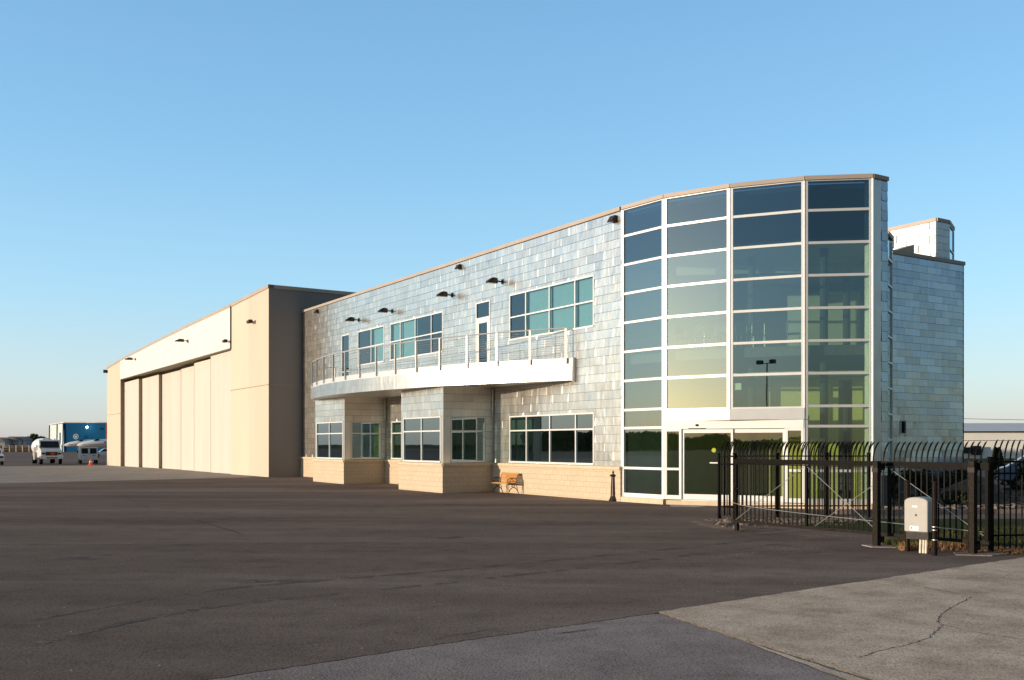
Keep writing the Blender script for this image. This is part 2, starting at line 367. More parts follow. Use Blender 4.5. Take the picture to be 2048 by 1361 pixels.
# rectangle subtraction in wall coordinates
def cut(rects,hole):
    out=[]; a0,a1,b0,b1=hole
    for (x0,x1,y0,y1) in rects:
        if a1<=x0 or a0>=x1 or b1<=y0 or b0>=y1: out.append((x0,x1,y0,y1)); continue
        if a0>x0: out.append((x0,a0,y0,y1))
        if a1<x1: out.append((a1,x1,y0,y1))
        m0,m1=max(x0,a0),min(x1,a1)
        if b0>y0: out.append((m0,m1,y0,b0))
        if b1<y1: out.append((m0,m1,b1,y1))
    return [r for r in out if r[1]-r[0]>.004 and r[3]-r[2]>.004]
def frame_of(A,B):
    A=Vector((A[0],A[1]));B=Vector((B[0],B[1])); t=(B-A); L=t.length; t.normalize(); return A,t,L
def wall_backing(mb,A,B,out,z0,z1,holes=(),th=.25):
    # solid wall with real openings; 'out' = outward unit vector
    A,t,L=frame_of(A,B); out=Vector(out)
    rs=[(0,L,z0,z1)]
    for h in holes: rs=cut(rs,h)
    for (a,b,c,d) in rs:
        P=[]
        for z in (c,d):
            for (x,o) in ((a,0),(b,0),(b,-th),(a,-th)):
                q=A+t*x+out*o; P.append((q.x,q.y,z))
        mb.hexa(P)
def shingles(mb,A,B,out,z0,z1,holes=(),w=1.22,h=.32,seed=1,base=.004,lift=.010,tilt=.014):
    rnd=random.Random(seed); A,t,L=frame_of(A,B); out=Vector(out)
    rows=int(math.ceil((z1-z0)/h))
    ztop=z1
    for r in range(rows):
        y1=ztop-r*h; y0=max(z0,y1-h)
        x=-(w/2 if r%2 else 0)-rnd.uniform(0,.05)
        while x<L:
            ww=w+rnd.uniform(-.03,.03); a,b=max(0,x),min(L,x+ww)
            if b-a>.01:
                rs=[(a,b,y0,y1)]
                for q in holes: rs=cut(rs,q)
                tl,tr,bl,br_=[rnd.uniform(0,tilt) for _ in range(4)]
                bow=rnd.uniform(-.003,.006); curl=rnd.choice((0,.006,.012,.018,.02))
                for (c,d,e,g) in rs:
                    def off(xx,zz):
                        fx=(xx-x)/ww; fz=(zz-(y1-h))/h
                        cu=max(0,(xx-(x+ww-.09))/.09)
                        return base+lift*(1-fz)+ (tl*(1-fx)+tr*fx)*fz+(bl*(1-fx)+br_*fx)*(1-fz)+ lift*.3*fx +bow*4*fx*(1-fx)+curl*cu*cu*(.4+.6*math.sin(math.pi*min(1,max(0,fz))))
                    xs_=[c+(d-c)*k/3 for k in range(4)]
                    if d-c>.35: xs_=[c,c+(d-c)*.33,c+(d-c)*.66,d-.09,d-.05,d-.02,d]
                    n=len(xs_)-1
                    if e<=y0+.001: e=e+.008
                    if d>=b-.001 and d-c>.05: xs_[-1]=xs_[-1]-.004
                    g0=len(mb.v)
                    for k in range(n+1):
                        xx=xs_[k]
                        for zz in (e+.002,g):
                            q=A+t*xx+out*off(xx,zz); mb.v.append((q.x,q.y,zz))
                    for k in range(n):
                        i=g0+2*k; mb.f.append((i,i+2,i+3,i+1)); mb.uv.append([(0,0)]*4)
                    # thickness skirt along the bottom edge and right edge
                    for k in range(n):
                        xx0=xs_[k]; xx1=xs_[k+1]
                        p0=A+t*xx0+out*off(xx0,e+.002); p1=A+t*xx1+out*off(xx1,e+.002)
                        q0=A+t*xx0; q1=A+t*xx1
                        g1=len(mb.v); mb.v+=[(p0.x,p0.y,e+.002),(p1.x,p1.y,e+.002),(q1.x,q1.y,e+.002),(q0.x,q0.y,e+.002)]
                        mb.f.append((g1,g1+1,g1+2,g1+3)); mb.uv.append([(0,0)]*4)
                    p0=A+t*d+out*off(d,e); p1=A+t*d+out*off(d,g); q0=A+t*d
                    g1=len(mb.v); mb.v+=[(p0.x,p0.y,e+.002),(p1.x,p1.y,g),(q0.x,q0.y,g),(q0.x,q0.y,e+.002)]
                    mb.f.append((g1,g1+1,g1+2,g1+3)); mb.uv.append([(0,0)]*4)
            x+=ww
def window(parent,A,B,out,a,b,z0,z1,vm=(),hm=(),fw=.055,glass='glass',depth=.05,proud=.035,blinds=(),fm='frame',name='window',trim=.0):
    # frame + panes in the opening (a..b, z0..z1) of wall A-B
    A,t,L=frame_of(A,B); out=Vector(out); mb=MB()
    def bx(x0,x1,c,d,o0,o1,m=mb):
        P=[]
        for z in (c,d):
            for (x,o) in ((x0,o1),(x1,o1),(x1,o0),(x0,o0)):
                q=A+t*x+out*o; P.append((q.x,q.y,z))
        m.hexa(P)
    bx(a,b,z0,z0+fw*1.3,-depth,proud+.02); bx(a,b,z1-fw,z1,-depth,proud)
    bx(a,a+fw,z0+fw*1.3,z1-fw,-depth,proud-.002); bx(b-fw,b,z0+fw*1.3,z1-fw,-depth,proud-.002)
    for x in vm: bx(x-fw/2,x+fw/2,z0+fw*1.3,z1-fw,-depth,proud-.004)
    xs=[a+fw]+[c for x in vm for c in (x-fw/2,x+fw/2)]+[b-fw]
    for z in hm:
        for i in range(0,len(xs),2): bx(xs[i],xs[i+1],z-fw/2,z+fw/2,-depth,proud-.006)
    fo=mb.build(name,fm,parent)
    zs=[z0+fw*1.3]+[c for z in hm for c in (z-fw/2,z+fw/2)]+[z1-fw]
    for i in range(0,len(xs),2):
        for j in range(0,len(zs),2):
            pm=MB(); yy=-.012
            x0,x1,c,d=xs[i],xs[i+1],zs[j],zs[j+1]
            q_=[(*(A+t*x+out*yy),z) for x,z in ((x0,c),(x1,c),(x1,d),(x0,d))]
            pm.face(q_ if t.y*out.x-t.x*out.y>0 else q_[::-1])
            pm.build('pane',glass,fo,fixn=False)
    for i in blinds:
        pm=MB(); x0,x1=xs[2*i]+.04,xs[2*i+1]-.02; z=z0+.1
        while z<z1-.06:       # closed slats
            pm.face([(*(A+t*x+out*(-.13-o)),zz) for x,zz,o in ((x0,z,0),(x1,z,0),(x1,z+.055,.022),(x0,z+.055,.022))]); z+=.05
        pm.build('blind','blind',fo,fixn=False)
    return fo

# ================================================================== GROUND
def gz(y,base=-.05):
    if y<62: return base
    if y>105: return base-.25
    return base-.25*(y-62)/43
def clipY(poly,y0,keep_above):
    out=[]
    for i in range(len(poly)):
        a=poly[i];b=poly[(i+1)%len(poly)]
        ia=(a[1]>=y0) if keep_above else (a[1]<=y0); ib=(b[1]>=y0) if keep_above else (b[1]<=y0)
        if ia: out.append(a)
        if ia!=ib:
            t=(y0-a[1])/(b[1]-a[1]); out.append((a[0]+(b[0]-a[0])*t,y0))
    return out
def sheet(name,poly,m,lift,kind='structure',**k):
    mb=MB()
    for lo,hi in ((-9000,62),(62,105),(105,9000)):
        p=poly
        if lo>-9000: p=clipY(p,lo,True)
        if p and hi<9000: p=clipY(p,hi,False)
        if len(p)>2: mb.face([(x,y,gz(y)+lift) for x,y in p])
    o=mb.build(name,m,kind=kind,fixn=False,**k)
    for p_ in o.data.polygons:
        pass
    return o
def rag(a,b,n,amp,seed=0):
    # broken edge between two points
    r=random.Random(seed); a=Vector(a);b=Vector(b); t=(b-a).normalized(); nn=Vector((-t.y,t.x)); o=[]
    for i in range(n+1):
        p=a+(b-a)*i/n + nn*(r.uniform(-amp,amp) if 0<i<n else 0); o.append((p.x,p.y))
    return o
sheet('ground',[(-3500,-3500),(3500,-3500),(3500,3500),(-3500,3500)],'lawn',-.016)
sheet('far_tarmac',[(-420,-260),(74,-260),(74,20),(40,60),(22,310),(-420,310)],'tarmac',-.012)
sheet('concrete_apron',[(-16.2,59.9),(-23.0,53.8),(-60,21.5),(-130,-37),(-170,30),(-55,97.6),(-43.5,105.3),(-20,70)],'paving',-.008)
na=[(-3,-3.5),(-95,-80),(-130,-37),(-60,21.5)]+rag((-60,21.5),(-23.0,53.8),30,.05,3)[1:]+[(-16.2,59.9),(-8,62),(0,50),(11.2,30.2),(8.1,25.4),(6.0,24.2),(9.9,19.4),(12.5,20.3)]
edge1=rag((12.5,19.8),(1.78,11.71),60,.025,5); edge2=rag((1.78,11.71),(-.13,10.33),24,.02,6)+rag((-.13,10.33),(-2.71,8.34),30,.02,7)[1:]+rag((-2.71,8.34),(-14,-1),50,.03,8)[1:]
sheet('new_asphalt',[(-14,-1),(-60,-40),(-95,-80),(-130,-37),(-60,21.5)]+rag((-60,21.5),(-23.0,53.8),30,.05,3)[1:]+[(-16.2,59.9),(-8,62),(3,44),(11.4,30.4),(9.6,26.6),(5.75,26.5),(5.2,23.4),(5.5,22.6),(9.2,18.4),(12.5,18.9)]+edge1+edge2[1:-1],'asph',-.004)
sheet('old_asphalt',[(-14,-1.05),(-60,-60),(30,-60),(30,8),(12.5,19.7)]+[(1.85,11.62)]+[(x+.012,y-.014) for x,y in edge2[1:-1]],'asph_old',-.0045)
# raised old concrete slab with a broken lip
slab_edge=rag((1.80,11.70),(2.37,10.2),22,.02,11)+rag((2.37,10.2),(3.04,8.63),26,.022,12)[1:]+rag((3.04,8.63),(5.6,2.2),60,.03,13)[1:]
poly=slab_edge+[(26,2),(26,27)]+[(x,y) for x,y in rag((24.5,28.6),(12.5,19.78),20,.02,14)]+[(x+.0,y-.03) for x,y in edge1[1:-1]]
mb=MB(); b0=len(poly)
mb.face([(x,y,gz(y)+.014) for x,y in poly]); mb.build('concrete_slab','slab',kind='structure',fixn=False)
mb=MB()
for i in range(len(slab_edge)-1):
    a=slab_edge[i]; b=slab_edge[i+1]
    w1=.004+.05*noise.noise(Vector((a[0]*7,a[1]*7,1)))**2+.008; w2=.004+.05*noise.noise(Vector((b[0]*7,b[1]*7,1)))**2+.008
    mb.face([(a[0],a[1],gz(a[1])+.0145),(b[0],b[1],gz(b[1])+.0145),(b[0]-w2,b[1]-w2*.4,-.053),(a[0]-w1,a[1]-w1*.4,-.053)])
mb.build('slab_edge','edge',kind='structure',fixn=False)
# gutter strip beside the slab
gA=rag((2.42,10.0),(5.7,1.6),40,.012,15); mb=MB()
for i in range(len(gA)-1):
    a=gA[i];b=gA[i+1]; w1=.02+.16*min(1,i/10); w2=.02+.16*min(1,(i+1)/10)
    mb.face([(a[0]-w1,a[1]-w1*.45,-.046),(b[0]-w2,b[1]-w2*.45,-.046),(b[0]-.005,b[1],-.046),(a[0]-.005,a[1],-.046)])
mb.build('gutter_strip','slab',kind='structure',fixn=False)
# cracks: thin ragged dark gaps
def gp(x,y,z=-.028): Y=(2-z)*1920/(y-889); return ((x-1024)/1920*Y,Y)
def crack(pts,w,seed,z=-.0335,m='crack',name='crack'):
    r=random.Random(seed); P=[]
    for i in range(len(pts)-1):
        a=Vector(pts[i]);b=Vector(pts[i+1]); n=max(2,int((b-a).length/.05))
        for k in range(n): P.append(a+(b-a)*k/n+Vector((r.uniform(-.012,.012),r.uniform(-.015,.015))))
    P.append(Vector(pts[-1])); mb=MB(); q=None
    for i,p in enumerate(P):
        d=(P[min(i+1,len(P)-1)]-P[max(0,i-1)]).normalized(); nn=Vector((-d.y,d.x)); ww=w*r.uniform(.25,1.2)*(1 if 0<i<len(P)-1 else .1)
        c=(p+nn*ww,p-nn*ww)
        if q: mb.face([(*q[0],z),(*c[0],z),(*c[1],z),(*q[1],z)])
        q=c
    mb.build(name,m,kind='structure',fixn=False)
for k,(pts,w) in enumerate([([(1945,1192),(1905,1213),(1880,1230),(1876,1243),(1886,1250),(1868,1264),(1858,1275),(1810,1290),(1760,1300),(1715,1315)],.0075),
    ([(1820,1170),(1870,1178),(1915,1188)],.006),([(1886,1248),(1940,1262),(1990,1270),(2060,1280)],.006),([(1985,1138),(2010,1143),(2060,1147)],.007),([(2025,1146),(2000,1156)],.005)]):
    crack([gp(*p) for p in pts],w,40+k)
crack([gp(x,y,-.054) for x,y in ((1115,1268),(1150,1264),(1205,1256))],.012,61,-.0485)
crack([gp(x,y,-.054) for x,y in ((860,1282),(905,1270),(930,1268),(985,1257))],.01,62,-.0485,'edge','loose_grit')
crack([gp(x,y,-.054) for x,y in ((390,1358),(425,1351))],.012,63,-.0485,'edge','loose_grit')
# patch seams and tyre marks on the new asphalt
for k,(pts,w) in enumerate([([(148,1117),(178,1116)],.03),([(492,1163),(505,1160),(522,1163)],.02),([(580,1163),(615,1161)],.02),([(395,1042),(440,1055),(485,1069)],.02),([(240,990),(300,1018)],.012)]):
    crack([gp(x,y,-.05) for x,y in pts],w,80+k,-.0505,'crack','tar_mark')
M['tyre']=ground_mat('tyre_mark',(.125,.096,.082),(.195,.15,.127),(.29,.226,.19),.4,40,.9,.3)
for k,(pts,w) in enumerate([([(60,1290),(420,1215),(900,1165),(1300,1120),(1560,1088)],.10),([(60,1240),(430,1180),(900,1140),(1300,1102),(1540,1078)],.09)]):
    cp=[gp(x,y,-.05) for x,y in pts]; P=[]
    for i in range(len(cp)-1):
        p0=cp[max(0,i-1)];p1=cp[i];p2=cp[i+1];p3=cp[min(len(cp)-1,i+2)]
        for q in range(30):
            t=q/30; P.append(Vector([.5*((2*p1[j])+(-p0[j]+p2[j])*t+(2*p0[j]-5*p1[j]+4*p2[j]-p3[j])*t*t+(-p0[j]+3*p1[j]-3*p2[j]+p3[j])*t**3) for j in (0,1)]))
    r=random.Random(300+k); mb=MB()
    for i in range(len(P)-1):
        if r.random()<.25: continue
        d=(P[i+1]-P[i]).normalized(); nn=Vector((-d.y,d.x)); w0=w*r.uniform(.55,1)
        mb.face([(*(P[i]+nn*w0),-.0512),(*(P[i+1]+nn*w0*.9),-.0512),(*(P[i+1]-nn*w0*.9),-.0512),(*(P[i]-nn*w0),-.0512)])
    mb.build('tyre_mark','tyre',kind='structure',fixn=False)
for k,(x,y,s_) in enumerate(((505,1163,.22),(598,1162,.26),(160,1117,.3),(890,1075,.3),(380,1090,.25))):
    c=Vector(gp(x,y,-.05)); r=random.Random(400+k); mb=MB(); zz=-.0508 if y<1230 else -.0490
    mb.face([(c.x+s_*math.cos(q*.45)*r.uniform(.6,1.1)*1.5,c.y+s_*math.sin(q*.45)*r.uniform(.6,1.1),zz) for q in range(14)]); mb.build('oil_spot','tyre',kind='structure',fixn=False)
# sandy drift swept over the asphalt near the gate
for k,(x0,y0,x1,y1,w) in enumerate([(1540,1092,1640,1102,.16),(1600,1078,1700,1070,.10),(1480,1070,1610,1060,.05),(1420,1118,1530,1106,.07),(1640,1107,1650,1109,.05)]):
    a=Vector(gp(x0,y0,-.05));b=Vector(gp(x1,y1,-.05)); d=(b-a); nn=Vector((-d.y,d.x)).normalized(); rr=random.Random(90+k); mb=MB()
    for i in range(int(3600*w/.1*d.length/2)):
        t=rr.gauss(.5,.3); o=rr.gauss(0,w*2.6); p=a+d*t+nn*o; s=rr.uniform(.003,.010); an=rr.uniform(0,3)
        mb.face([(p.x+s*math.cos(an+q*1.57),p.y+s*math.sin(an+q*1.57)*1.4,-.0495+rr.uniform(0,.003)) for q in range(4)])
    mb.build('sand_drift','sand',kind='stuff',label='pale sand and grit swept over the asphalt',cat='sand',fixn=False)
# road kerb, bed, planting behind the gate
sheet('planting_bed',[(7.4,24.5),(9.2,18.6),(30,21.5),(30,26),(9,26.5)],'lawn',-.002)
sheet('access_road',[(5.9,26.4),(9,26.45),(30,26.0),(60,30),(74,60),(40,60),(22,34),(12,29)],'asph',-.0025)
mb=MB(); ks=[(9.5,28.2),(14,28.4),(22,29.5),(32,31.5)]
for i in range(3): mb.bar((*ks[i],.0),(*ks[i+1],.0),.16,.16)
mb.build('kerb','asph_old',kind='structure')
sheet('mulch_bed',[(9.3,28.3),(14,28.5),(22,29.6),(32,31.6),(40,48),(24,46),(16,36),(12.2,30.2)],'bed',.002)

# ================================================================== HANGAR
H0=(P0+U*31.88+Wn*0)      # where the hangar side meets the office facade
hc=Vector((-15.26,60.2))
hangar=thing('hangar','large tan aircraft hangar with cream sliding doors across its front','hangar',(hc.x,hc.y,0))
def Hg(s,w,z): p=hc+U*s+Wn*w; return (p.x,p.y,z)
top=[(0,12.02),(8,11.78),(20,11.55),(32,11.25),(46.6,10.82),(54,10.5)]
def ztop(s):
    for i in range(len(top)-1):
        if s<=top[i+1][0]: a,b=top[i],top[i+1]; return a[1]+(b[1]-a[1])*(s-a[0])/(b[0]-a[0])
    return top[-1][1]
OPN=8.70
def slabw(mb,s0,s1,z0a,z0b,z1a,z1b,w0,w1):
    mb.hexa([Hg(s0,w0,z0a),Hg(s1,w0,z0b),Hg(s1,w1,z0b),Hg(s0,w1,z0a),Hg(s0,w0,z1a),Hg(s1,w0,z1b),Hg(s1,w1,z1b),Hg(s0,w1,z1a)])
mb=MB()
slabw(mb,0,4.0,-.6,-.6,ztop(0)-.2,ztop(4)-.2,-.3,0); 
mb.build('wall','tan',hangar)
mb=MB(); slabw(mb,4.0,8.0,-.6,-.6,ztop(4)-.2,ztop(8)-.2,-.3,-.004); mb.build('wall','tan2',hangar)
mb=MB(); slabw(mb,46.6,54,-.6,-.6,ztop(46.6)-.2,ztop(54)-.2,-.3,0); mb.build('wall','tan',hangar)
mb=MB()     # joint reveal lines cast in the precast panels
mb.bar(Hg(0,.004,5.75),Hg(8,.004,5.75),.03,.05); mb.build('panel_joint','jamb',hangar); mb=MB(); mb.bar(Hg(46.6,.004,5.2),Hg(54,.004,5.2),.03,.05)
mb.build('panel_joint','jamb',hangar)
DEP=45
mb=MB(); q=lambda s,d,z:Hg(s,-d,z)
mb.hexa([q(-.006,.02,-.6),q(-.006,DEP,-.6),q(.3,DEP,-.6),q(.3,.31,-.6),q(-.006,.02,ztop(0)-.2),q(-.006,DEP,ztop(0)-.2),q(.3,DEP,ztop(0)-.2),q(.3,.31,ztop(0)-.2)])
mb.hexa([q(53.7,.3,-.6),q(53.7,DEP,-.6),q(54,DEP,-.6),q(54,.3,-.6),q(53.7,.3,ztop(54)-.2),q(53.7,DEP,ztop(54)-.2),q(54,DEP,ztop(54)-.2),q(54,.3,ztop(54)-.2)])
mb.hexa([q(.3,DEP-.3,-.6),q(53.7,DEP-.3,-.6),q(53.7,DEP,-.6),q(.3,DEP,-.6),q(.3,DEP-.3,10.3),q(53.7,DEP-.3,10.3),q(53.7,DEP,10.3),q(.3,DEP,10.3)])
mb.build('side_wall','tan_shade',hangar)
mb=MB()
mb.bar(Hg(-.012,-.1,5.75),Hg(-.012,-8,5.75),.02,.05); mb.build('panel_joint','jamb',hangar); mb=MB()
mb.bar(Hg(-.012,-4.3,-.5),Hg(-.012,-4.3,11.7),.03,.02)
mb.build('panel_joint','jamb',hangar)
mb=MB(); slabw(mb,.3,53.7,11.0,10.2,11.3,10.4,-DEP,-.31); mb.build('roof','roofw',hangar)
mb=MB()
for i in range(len(top)-1):
    a,b=top[i],top[i+1]; slabw(mb,a[0]-(.06 if i==0 else 0),b[0],a[1]-.22,b[1]-.22,a[1],b[1],-.33,.06)
mb.hexa([q(-.06,-.06,ztop(0)-.22),q(-.06,DEP,ztop(0)-.22),q(.33,DEP,ztop(0)-.22),q(.33,-.055,ztop(0)-.22),q(-.06,-.06,ztop(0)),q(-.06,DEP,ztop(0)),q(.33,DEP,ztop(0)),q(.33,-.055,ztop(0))])
mb.build('coping','coping',hangar)
# header of ribbed metal
def ribbed(mb,s0,s1,zb0,zb1,zt0,zt1,w,pitch=.46,rib=.02):
    n=max(1,int(round((s1-s0)/pitch)))
    L=lambda s,a,b:a+(b-a)*(s-s0)/(s1-s0)
    for i in range(n):
        a=s0+(s1-s0)*i/n; b=s0+(s1-s0)*(i+1)/n; k=[(a,w),(a+(b-a)*.72,w),(a+(b-a)*.78,w+rib),(a+(b-a)*.94,w+rib),(b,w)]
        for j in range(4):
            mb.face([Hg(k[j][0],k[j][1],L(k[j][0],zb0,zb1)),Hg(k[j+1][0],k[j+1][1],L(k[j+1][0],zb0,zb1)),Hg(k[j+1][0],k[j+1][1],L(k[j+1][0],zt0,zt1)),Hg(k[j][0],k[j][1],L(k[j][0],zt0,zt1))])
mb=MB()
ss=[8.0,20,32,46.6]
for a,b in zip(ss,ss[1:]): ribbed(mb,a,b,OPN,OPN,ztop(a)-.22,ztop(b)-.22,.02)
mb.build('header_panel','cream2',hangar,fixn=False)
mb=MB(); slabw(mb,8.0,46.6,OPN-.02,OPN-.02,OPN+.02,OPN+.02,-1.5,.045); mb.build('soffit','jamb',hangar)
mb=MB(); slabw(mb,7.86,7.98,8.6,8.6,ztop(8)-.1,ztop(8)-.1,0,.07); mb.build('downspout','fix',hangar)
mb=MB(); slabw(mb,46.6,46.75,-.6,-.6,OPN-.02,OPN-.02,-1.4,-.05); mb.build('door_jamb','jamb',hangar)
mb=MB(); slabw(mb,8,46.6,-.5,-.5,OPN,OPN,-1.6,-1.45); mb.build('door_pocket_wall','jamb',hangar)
# six sliding door leaves, each a track behind the next
doors=[(8.0,14.3,-.35),(14.0,20.0,-.60),(19.8,25.2,-.85),(25.0,32.9,-1.06),(32.93,39.8,-.75),(39.82,46.55,-.41)]
for k,(a,b,w) in enumerate(doors):
    mb=MB(); zt=OPN-.06-(.12*min(k,2))
    ribbed(mb,a,b,-.35,-.35,zt,zt,w,.5,.018)
    d=MB(); slabw(d,a,b,-.35,-.35,zt,zt,w-.31,w-.004)
    mb.v2=0
    o=mb.build('hangar_door','cream',hangar,fixn=False); d.build('door_core','jamb',o)
    sm_=MB(); slabw(sm_,b-.09,b-.01,-.3,-.3,zt-.01,zt-.01,w+.002,w+.024); sm_.build('door_edge_seal','fix' if k==2 else 'jamb',o)
mb=MB(); slabw(mb,8,46.6,-.42,-.42,-.285,-.285,-1.4,-.3); mb.build('door_track','jamb',hangar)
def flood(parent,base,out,up=True,L=.55,sz=.36,name='wall_light',label=None):
    # cut-off floodlight on an arm: plate, arm, wedge head
    o=Vector((out[0],out[1],0)); side=Vector((-o.y,o.x,0)); b=Vector(base); mb=MB()
    mb.bar(b-Vector((0,0,.10)),b+Vector((0,0,.10)),.16,.05,up=o)
    mb.bar(b,b+o*L*.55,.05,.06)
    c=b+o*(L*.45); P=[]
    for (a,z0,z1,wd) in ((0,-.10,.12,.5),(sz,-.10,.13,1.0),(sz*2.0,-.10,-.03,.75)):
        P.append([(c+o*a+side*(-sz*.55*wd)+Vector((0,0,z0))),(c+o*a+side*(sz*.55*wd)+Vector((0,0,z0))),(c+o*a+side*(sz*.55*wd)+Vector((0,0,z1))),(c+o*a-side*(sz*.55*wd)+Vector((0,0,z1)))])
    for i in (0,1):
        a,d=P[i],P[i+1]; mb.hexa([a[0],a[1],d[1],d[0],a[3],a[2],d[2],d[3]])
    fo=mb.build(name,'fix',parent,label=label)
    lm=MB(); z=-.104
    lm.face([P[0][0]+o*.05+Vector((0,0,-.004)),P[0][1]+o*.05+Vector((0,0,-.004)),P[2][1]-o*.05+Vector((0,0,-.004)),P[2][0]-o*.05+Vector((0,0,-.004))])
    lm.build('lens','fixlens',fo)
for s,z in ((19.6,10.25),(39.1,10.25)): flood(hangar,Hg(s,.05,z),Wn,L=.6,sz=.34)
def smallflood(parent,base,out,sc=1.0,side=1):
    o=Vector((out[0],out[1],0)); sd=Vector((-o.y,o.x,0))*side; b=Vector(base); mb=MB()
    mb.bar(b,b+o*.25*sc,.05,.05); c=b+o*.3*sc+sd*.12*sc
    mb.hexa([c+sd*x*sc+o*y*sc+Vector((0,0,z*sc)) for z in (-.12,.12) for x,y in ((-.1,-.06),(.16,-.12),(.16,.16),(-.1,.10))])
    c=b+o*.3*sc-sd*.22*sc
    mb.hexa([c+sd*x*sc+o*y*sc+Vector((0,0,z*sc)) for z in (-.1,.1) for x,y in ((-.1,-.10),(.1,-.05),(.1,.08),(-.1,.13))])
    return mb.build('twin_spotlight','fix',parent)
smallflood(hangar,Hg(2.9,0,9.98),Wn,.95); smallflood(hangar,Hg(8.3,.05,9.2),Wn,.9); smallflood(hangar,Hg(53.4,.0,10.0),(-U*-1).normalized() if False else U,1.4)
mb=MB(); mb.lathe([(.0,-.1),(.13,-.1),(.16,0),(.1,.1),(0,.12)],Hg(-.1,-3.6,6.95),10); mb.build('wall_lamp','fix',hangar)

# ================================================================== OFFICE BUILDING
off_=thing('metal_building','two-storey office building clad in silver shingles with a curved glass entrance tower','building',(P0.x,P0.y,0))
def V2(a): return (a[0],a[1])
SH=dict(w=1.08,h=.3205)
FA=F(0,0); FB=F(31.88,0)
Lf=31.88
WH=8.33; WS=6.38; WT=7.36
upper=[(1.64,7.47,WS,WH),(9.05,10.26,5.22,WH),(13.34,19.08,WS,WH),(19.84,23.25,WS,WH),(24.43,25.56,5.40,WH)]
lower=[(1.64,7.47,1.22,3.19)]
gap=[(16.6,18.93,1.22,3.19)]
holes=upper+lower+gap
bays=[(8.81,12.78,2.47),(19.66,23.76,2.33)]
inside_cut=[(b[0]+.2,b[1]-.2,-.5,4.3) for b in bays]
mb=MB(); wall_backing(mb,FA,FB,Wn,-.5,H-.1,holes+inside_cut,.25); 
mb.build('wall','underlay',off_)
mb=MB(); shingles(mb,FA,FB,Wn,1.2,H-.17,holes+[(b[0],b[1],1.0,4.45) for b in bays],seed=2,**SH)
mb.build('shingle_cladding','zinc',off_,fixn=False)
# base blocks and cap
def base_run(A,B,out,z1=1.06,holes=(),endcap=0):
    A2,t,L=frame_of(A,B); out=Vector(out); mb=MB()
    rs=[(0,L,-.5,z1)]
    for h_ in holes: rs=cut(rs,h_)
    for (a,b,c,d) in rs:
        p=lambda x,o,z:(*(A2+t*x+out*o),z)
        mb.face([p(a,.10,c),p(b,.10,c),p(b,.10,d),p(a,.10,d)],[(a,c),(b,c),(b,d),(a,d)])
        mb.face([p(a,.10,d),p(b,.10,d),p(b,0,d),p(a,0,d)],[(a,0),(b,0),(b,.1),(a,.1)])
        mb.face([p(a,.10,c),p(a,.10,d),p(a,0,d),p(a,0,c)],[(0,c),(0,d),(.1,d),(.1,c)])
        mb.face([p(b,0,c),p(b,0,d),p(b,.10,d),p(b,.10,c)],[(0,c),(0,d),(.1,d),(.1,c)])
    o=mb.build('block_base','block',off_,fixn=False)
    mb=MB()
    for (a,b,c,d) in rs:
        pr=[(0,z1),(.115,z1),(.145,z1+.03),(.155,z1+.09),(.135,z1+.13),(0,z1+.15)]
        mb.ext(pr,lambda w,x,z:(*(A2+t*x+out*w),z),a-endcap,b+endcap)
    mb.build('base_cap','cap',o)
base_run(FA,F(8.81,0),Wn); base_run(F(12.78,0),F(19.66,0),Wn); base_run(F(23.76,0),F(32.4,0),Wn)
# coping of the facade
mb=MB(); 
def coping(mb,A,B,out,z=H,h=.14,proj=.06,inn=.35):
    A2,t,L=frame_of(A,B); out=Vector(out); P=[]
    for zz in (z-h,z):
        for x,o in ((0,proj),(L,proj),(L,-inn),(0,-inn)): P.append((*(A2+t*x+out*o),zz))
    mb.hexa(P)
coping(mb,F(.1,0),F(31.95,0),Wn); mb.build('coping','coping',off_)
# facade windows
def fwin(a,b,z0,z1,**k): return window(off_,FA,FB,Wn,a,b,z0,z1,**k)
fwin(1.64,7.47,WS,WH,vm=(2.83,4.54,6.24),hm=(WT,),glass='glass_up',blinds=(0,1,2))
fwin(1.64,7.47,1.22,3.19,vm=(2.79,4.51,6.19),hm=(2.57,),glass='glass')
fwin(13.34,19.08,WS,WH,vm=(14.51,16.21,17.89),hm=(WT,),glass='glass_up',blinds=(2,3))
fwin(19.84,23.25,WS,WH,vm=(21.49,),hm=(WT,),glass='glass_up',blinds=(0,))
fwin(24.43,25.56,5.40,WH,hm=(WT,6.2),glass='glass_up')
fwin(16.6,18.93,1.22,3.19,vm=(17.75,),hm=(2.57,),glass='glass')
# balcony door
dr=window(off_,FA,FB,Wn,9.05,10.26,5.22,WH,hm=(7.60,),fw=.06,glass='glass_up',name='balcony_door')
mb=MB()
for (a,b,c,d) in ((9.11,9.30,5.3,7.57),(10.01,10.2,5.3,7.57),(9.30,10.01,5.3,5.55),(9.30,10.01,7.38,7.57)):
    P=[]
    for z in (c,d):
        for x,o in ((a,.02),(b,.02),(b,-.03),(a,-.03)): P.append(F(x,o,z))
    mb.hexa(P)
mb.build('door_leaf','frame',dr)
mb=MB(); mb.tube([F(9.22,.03,6.1),F(9.22,.1,6.12),F(9.22,.1,6.5),F(9.22,.03,6.52)],.015,6); mb.build('handle','chrome',dr)
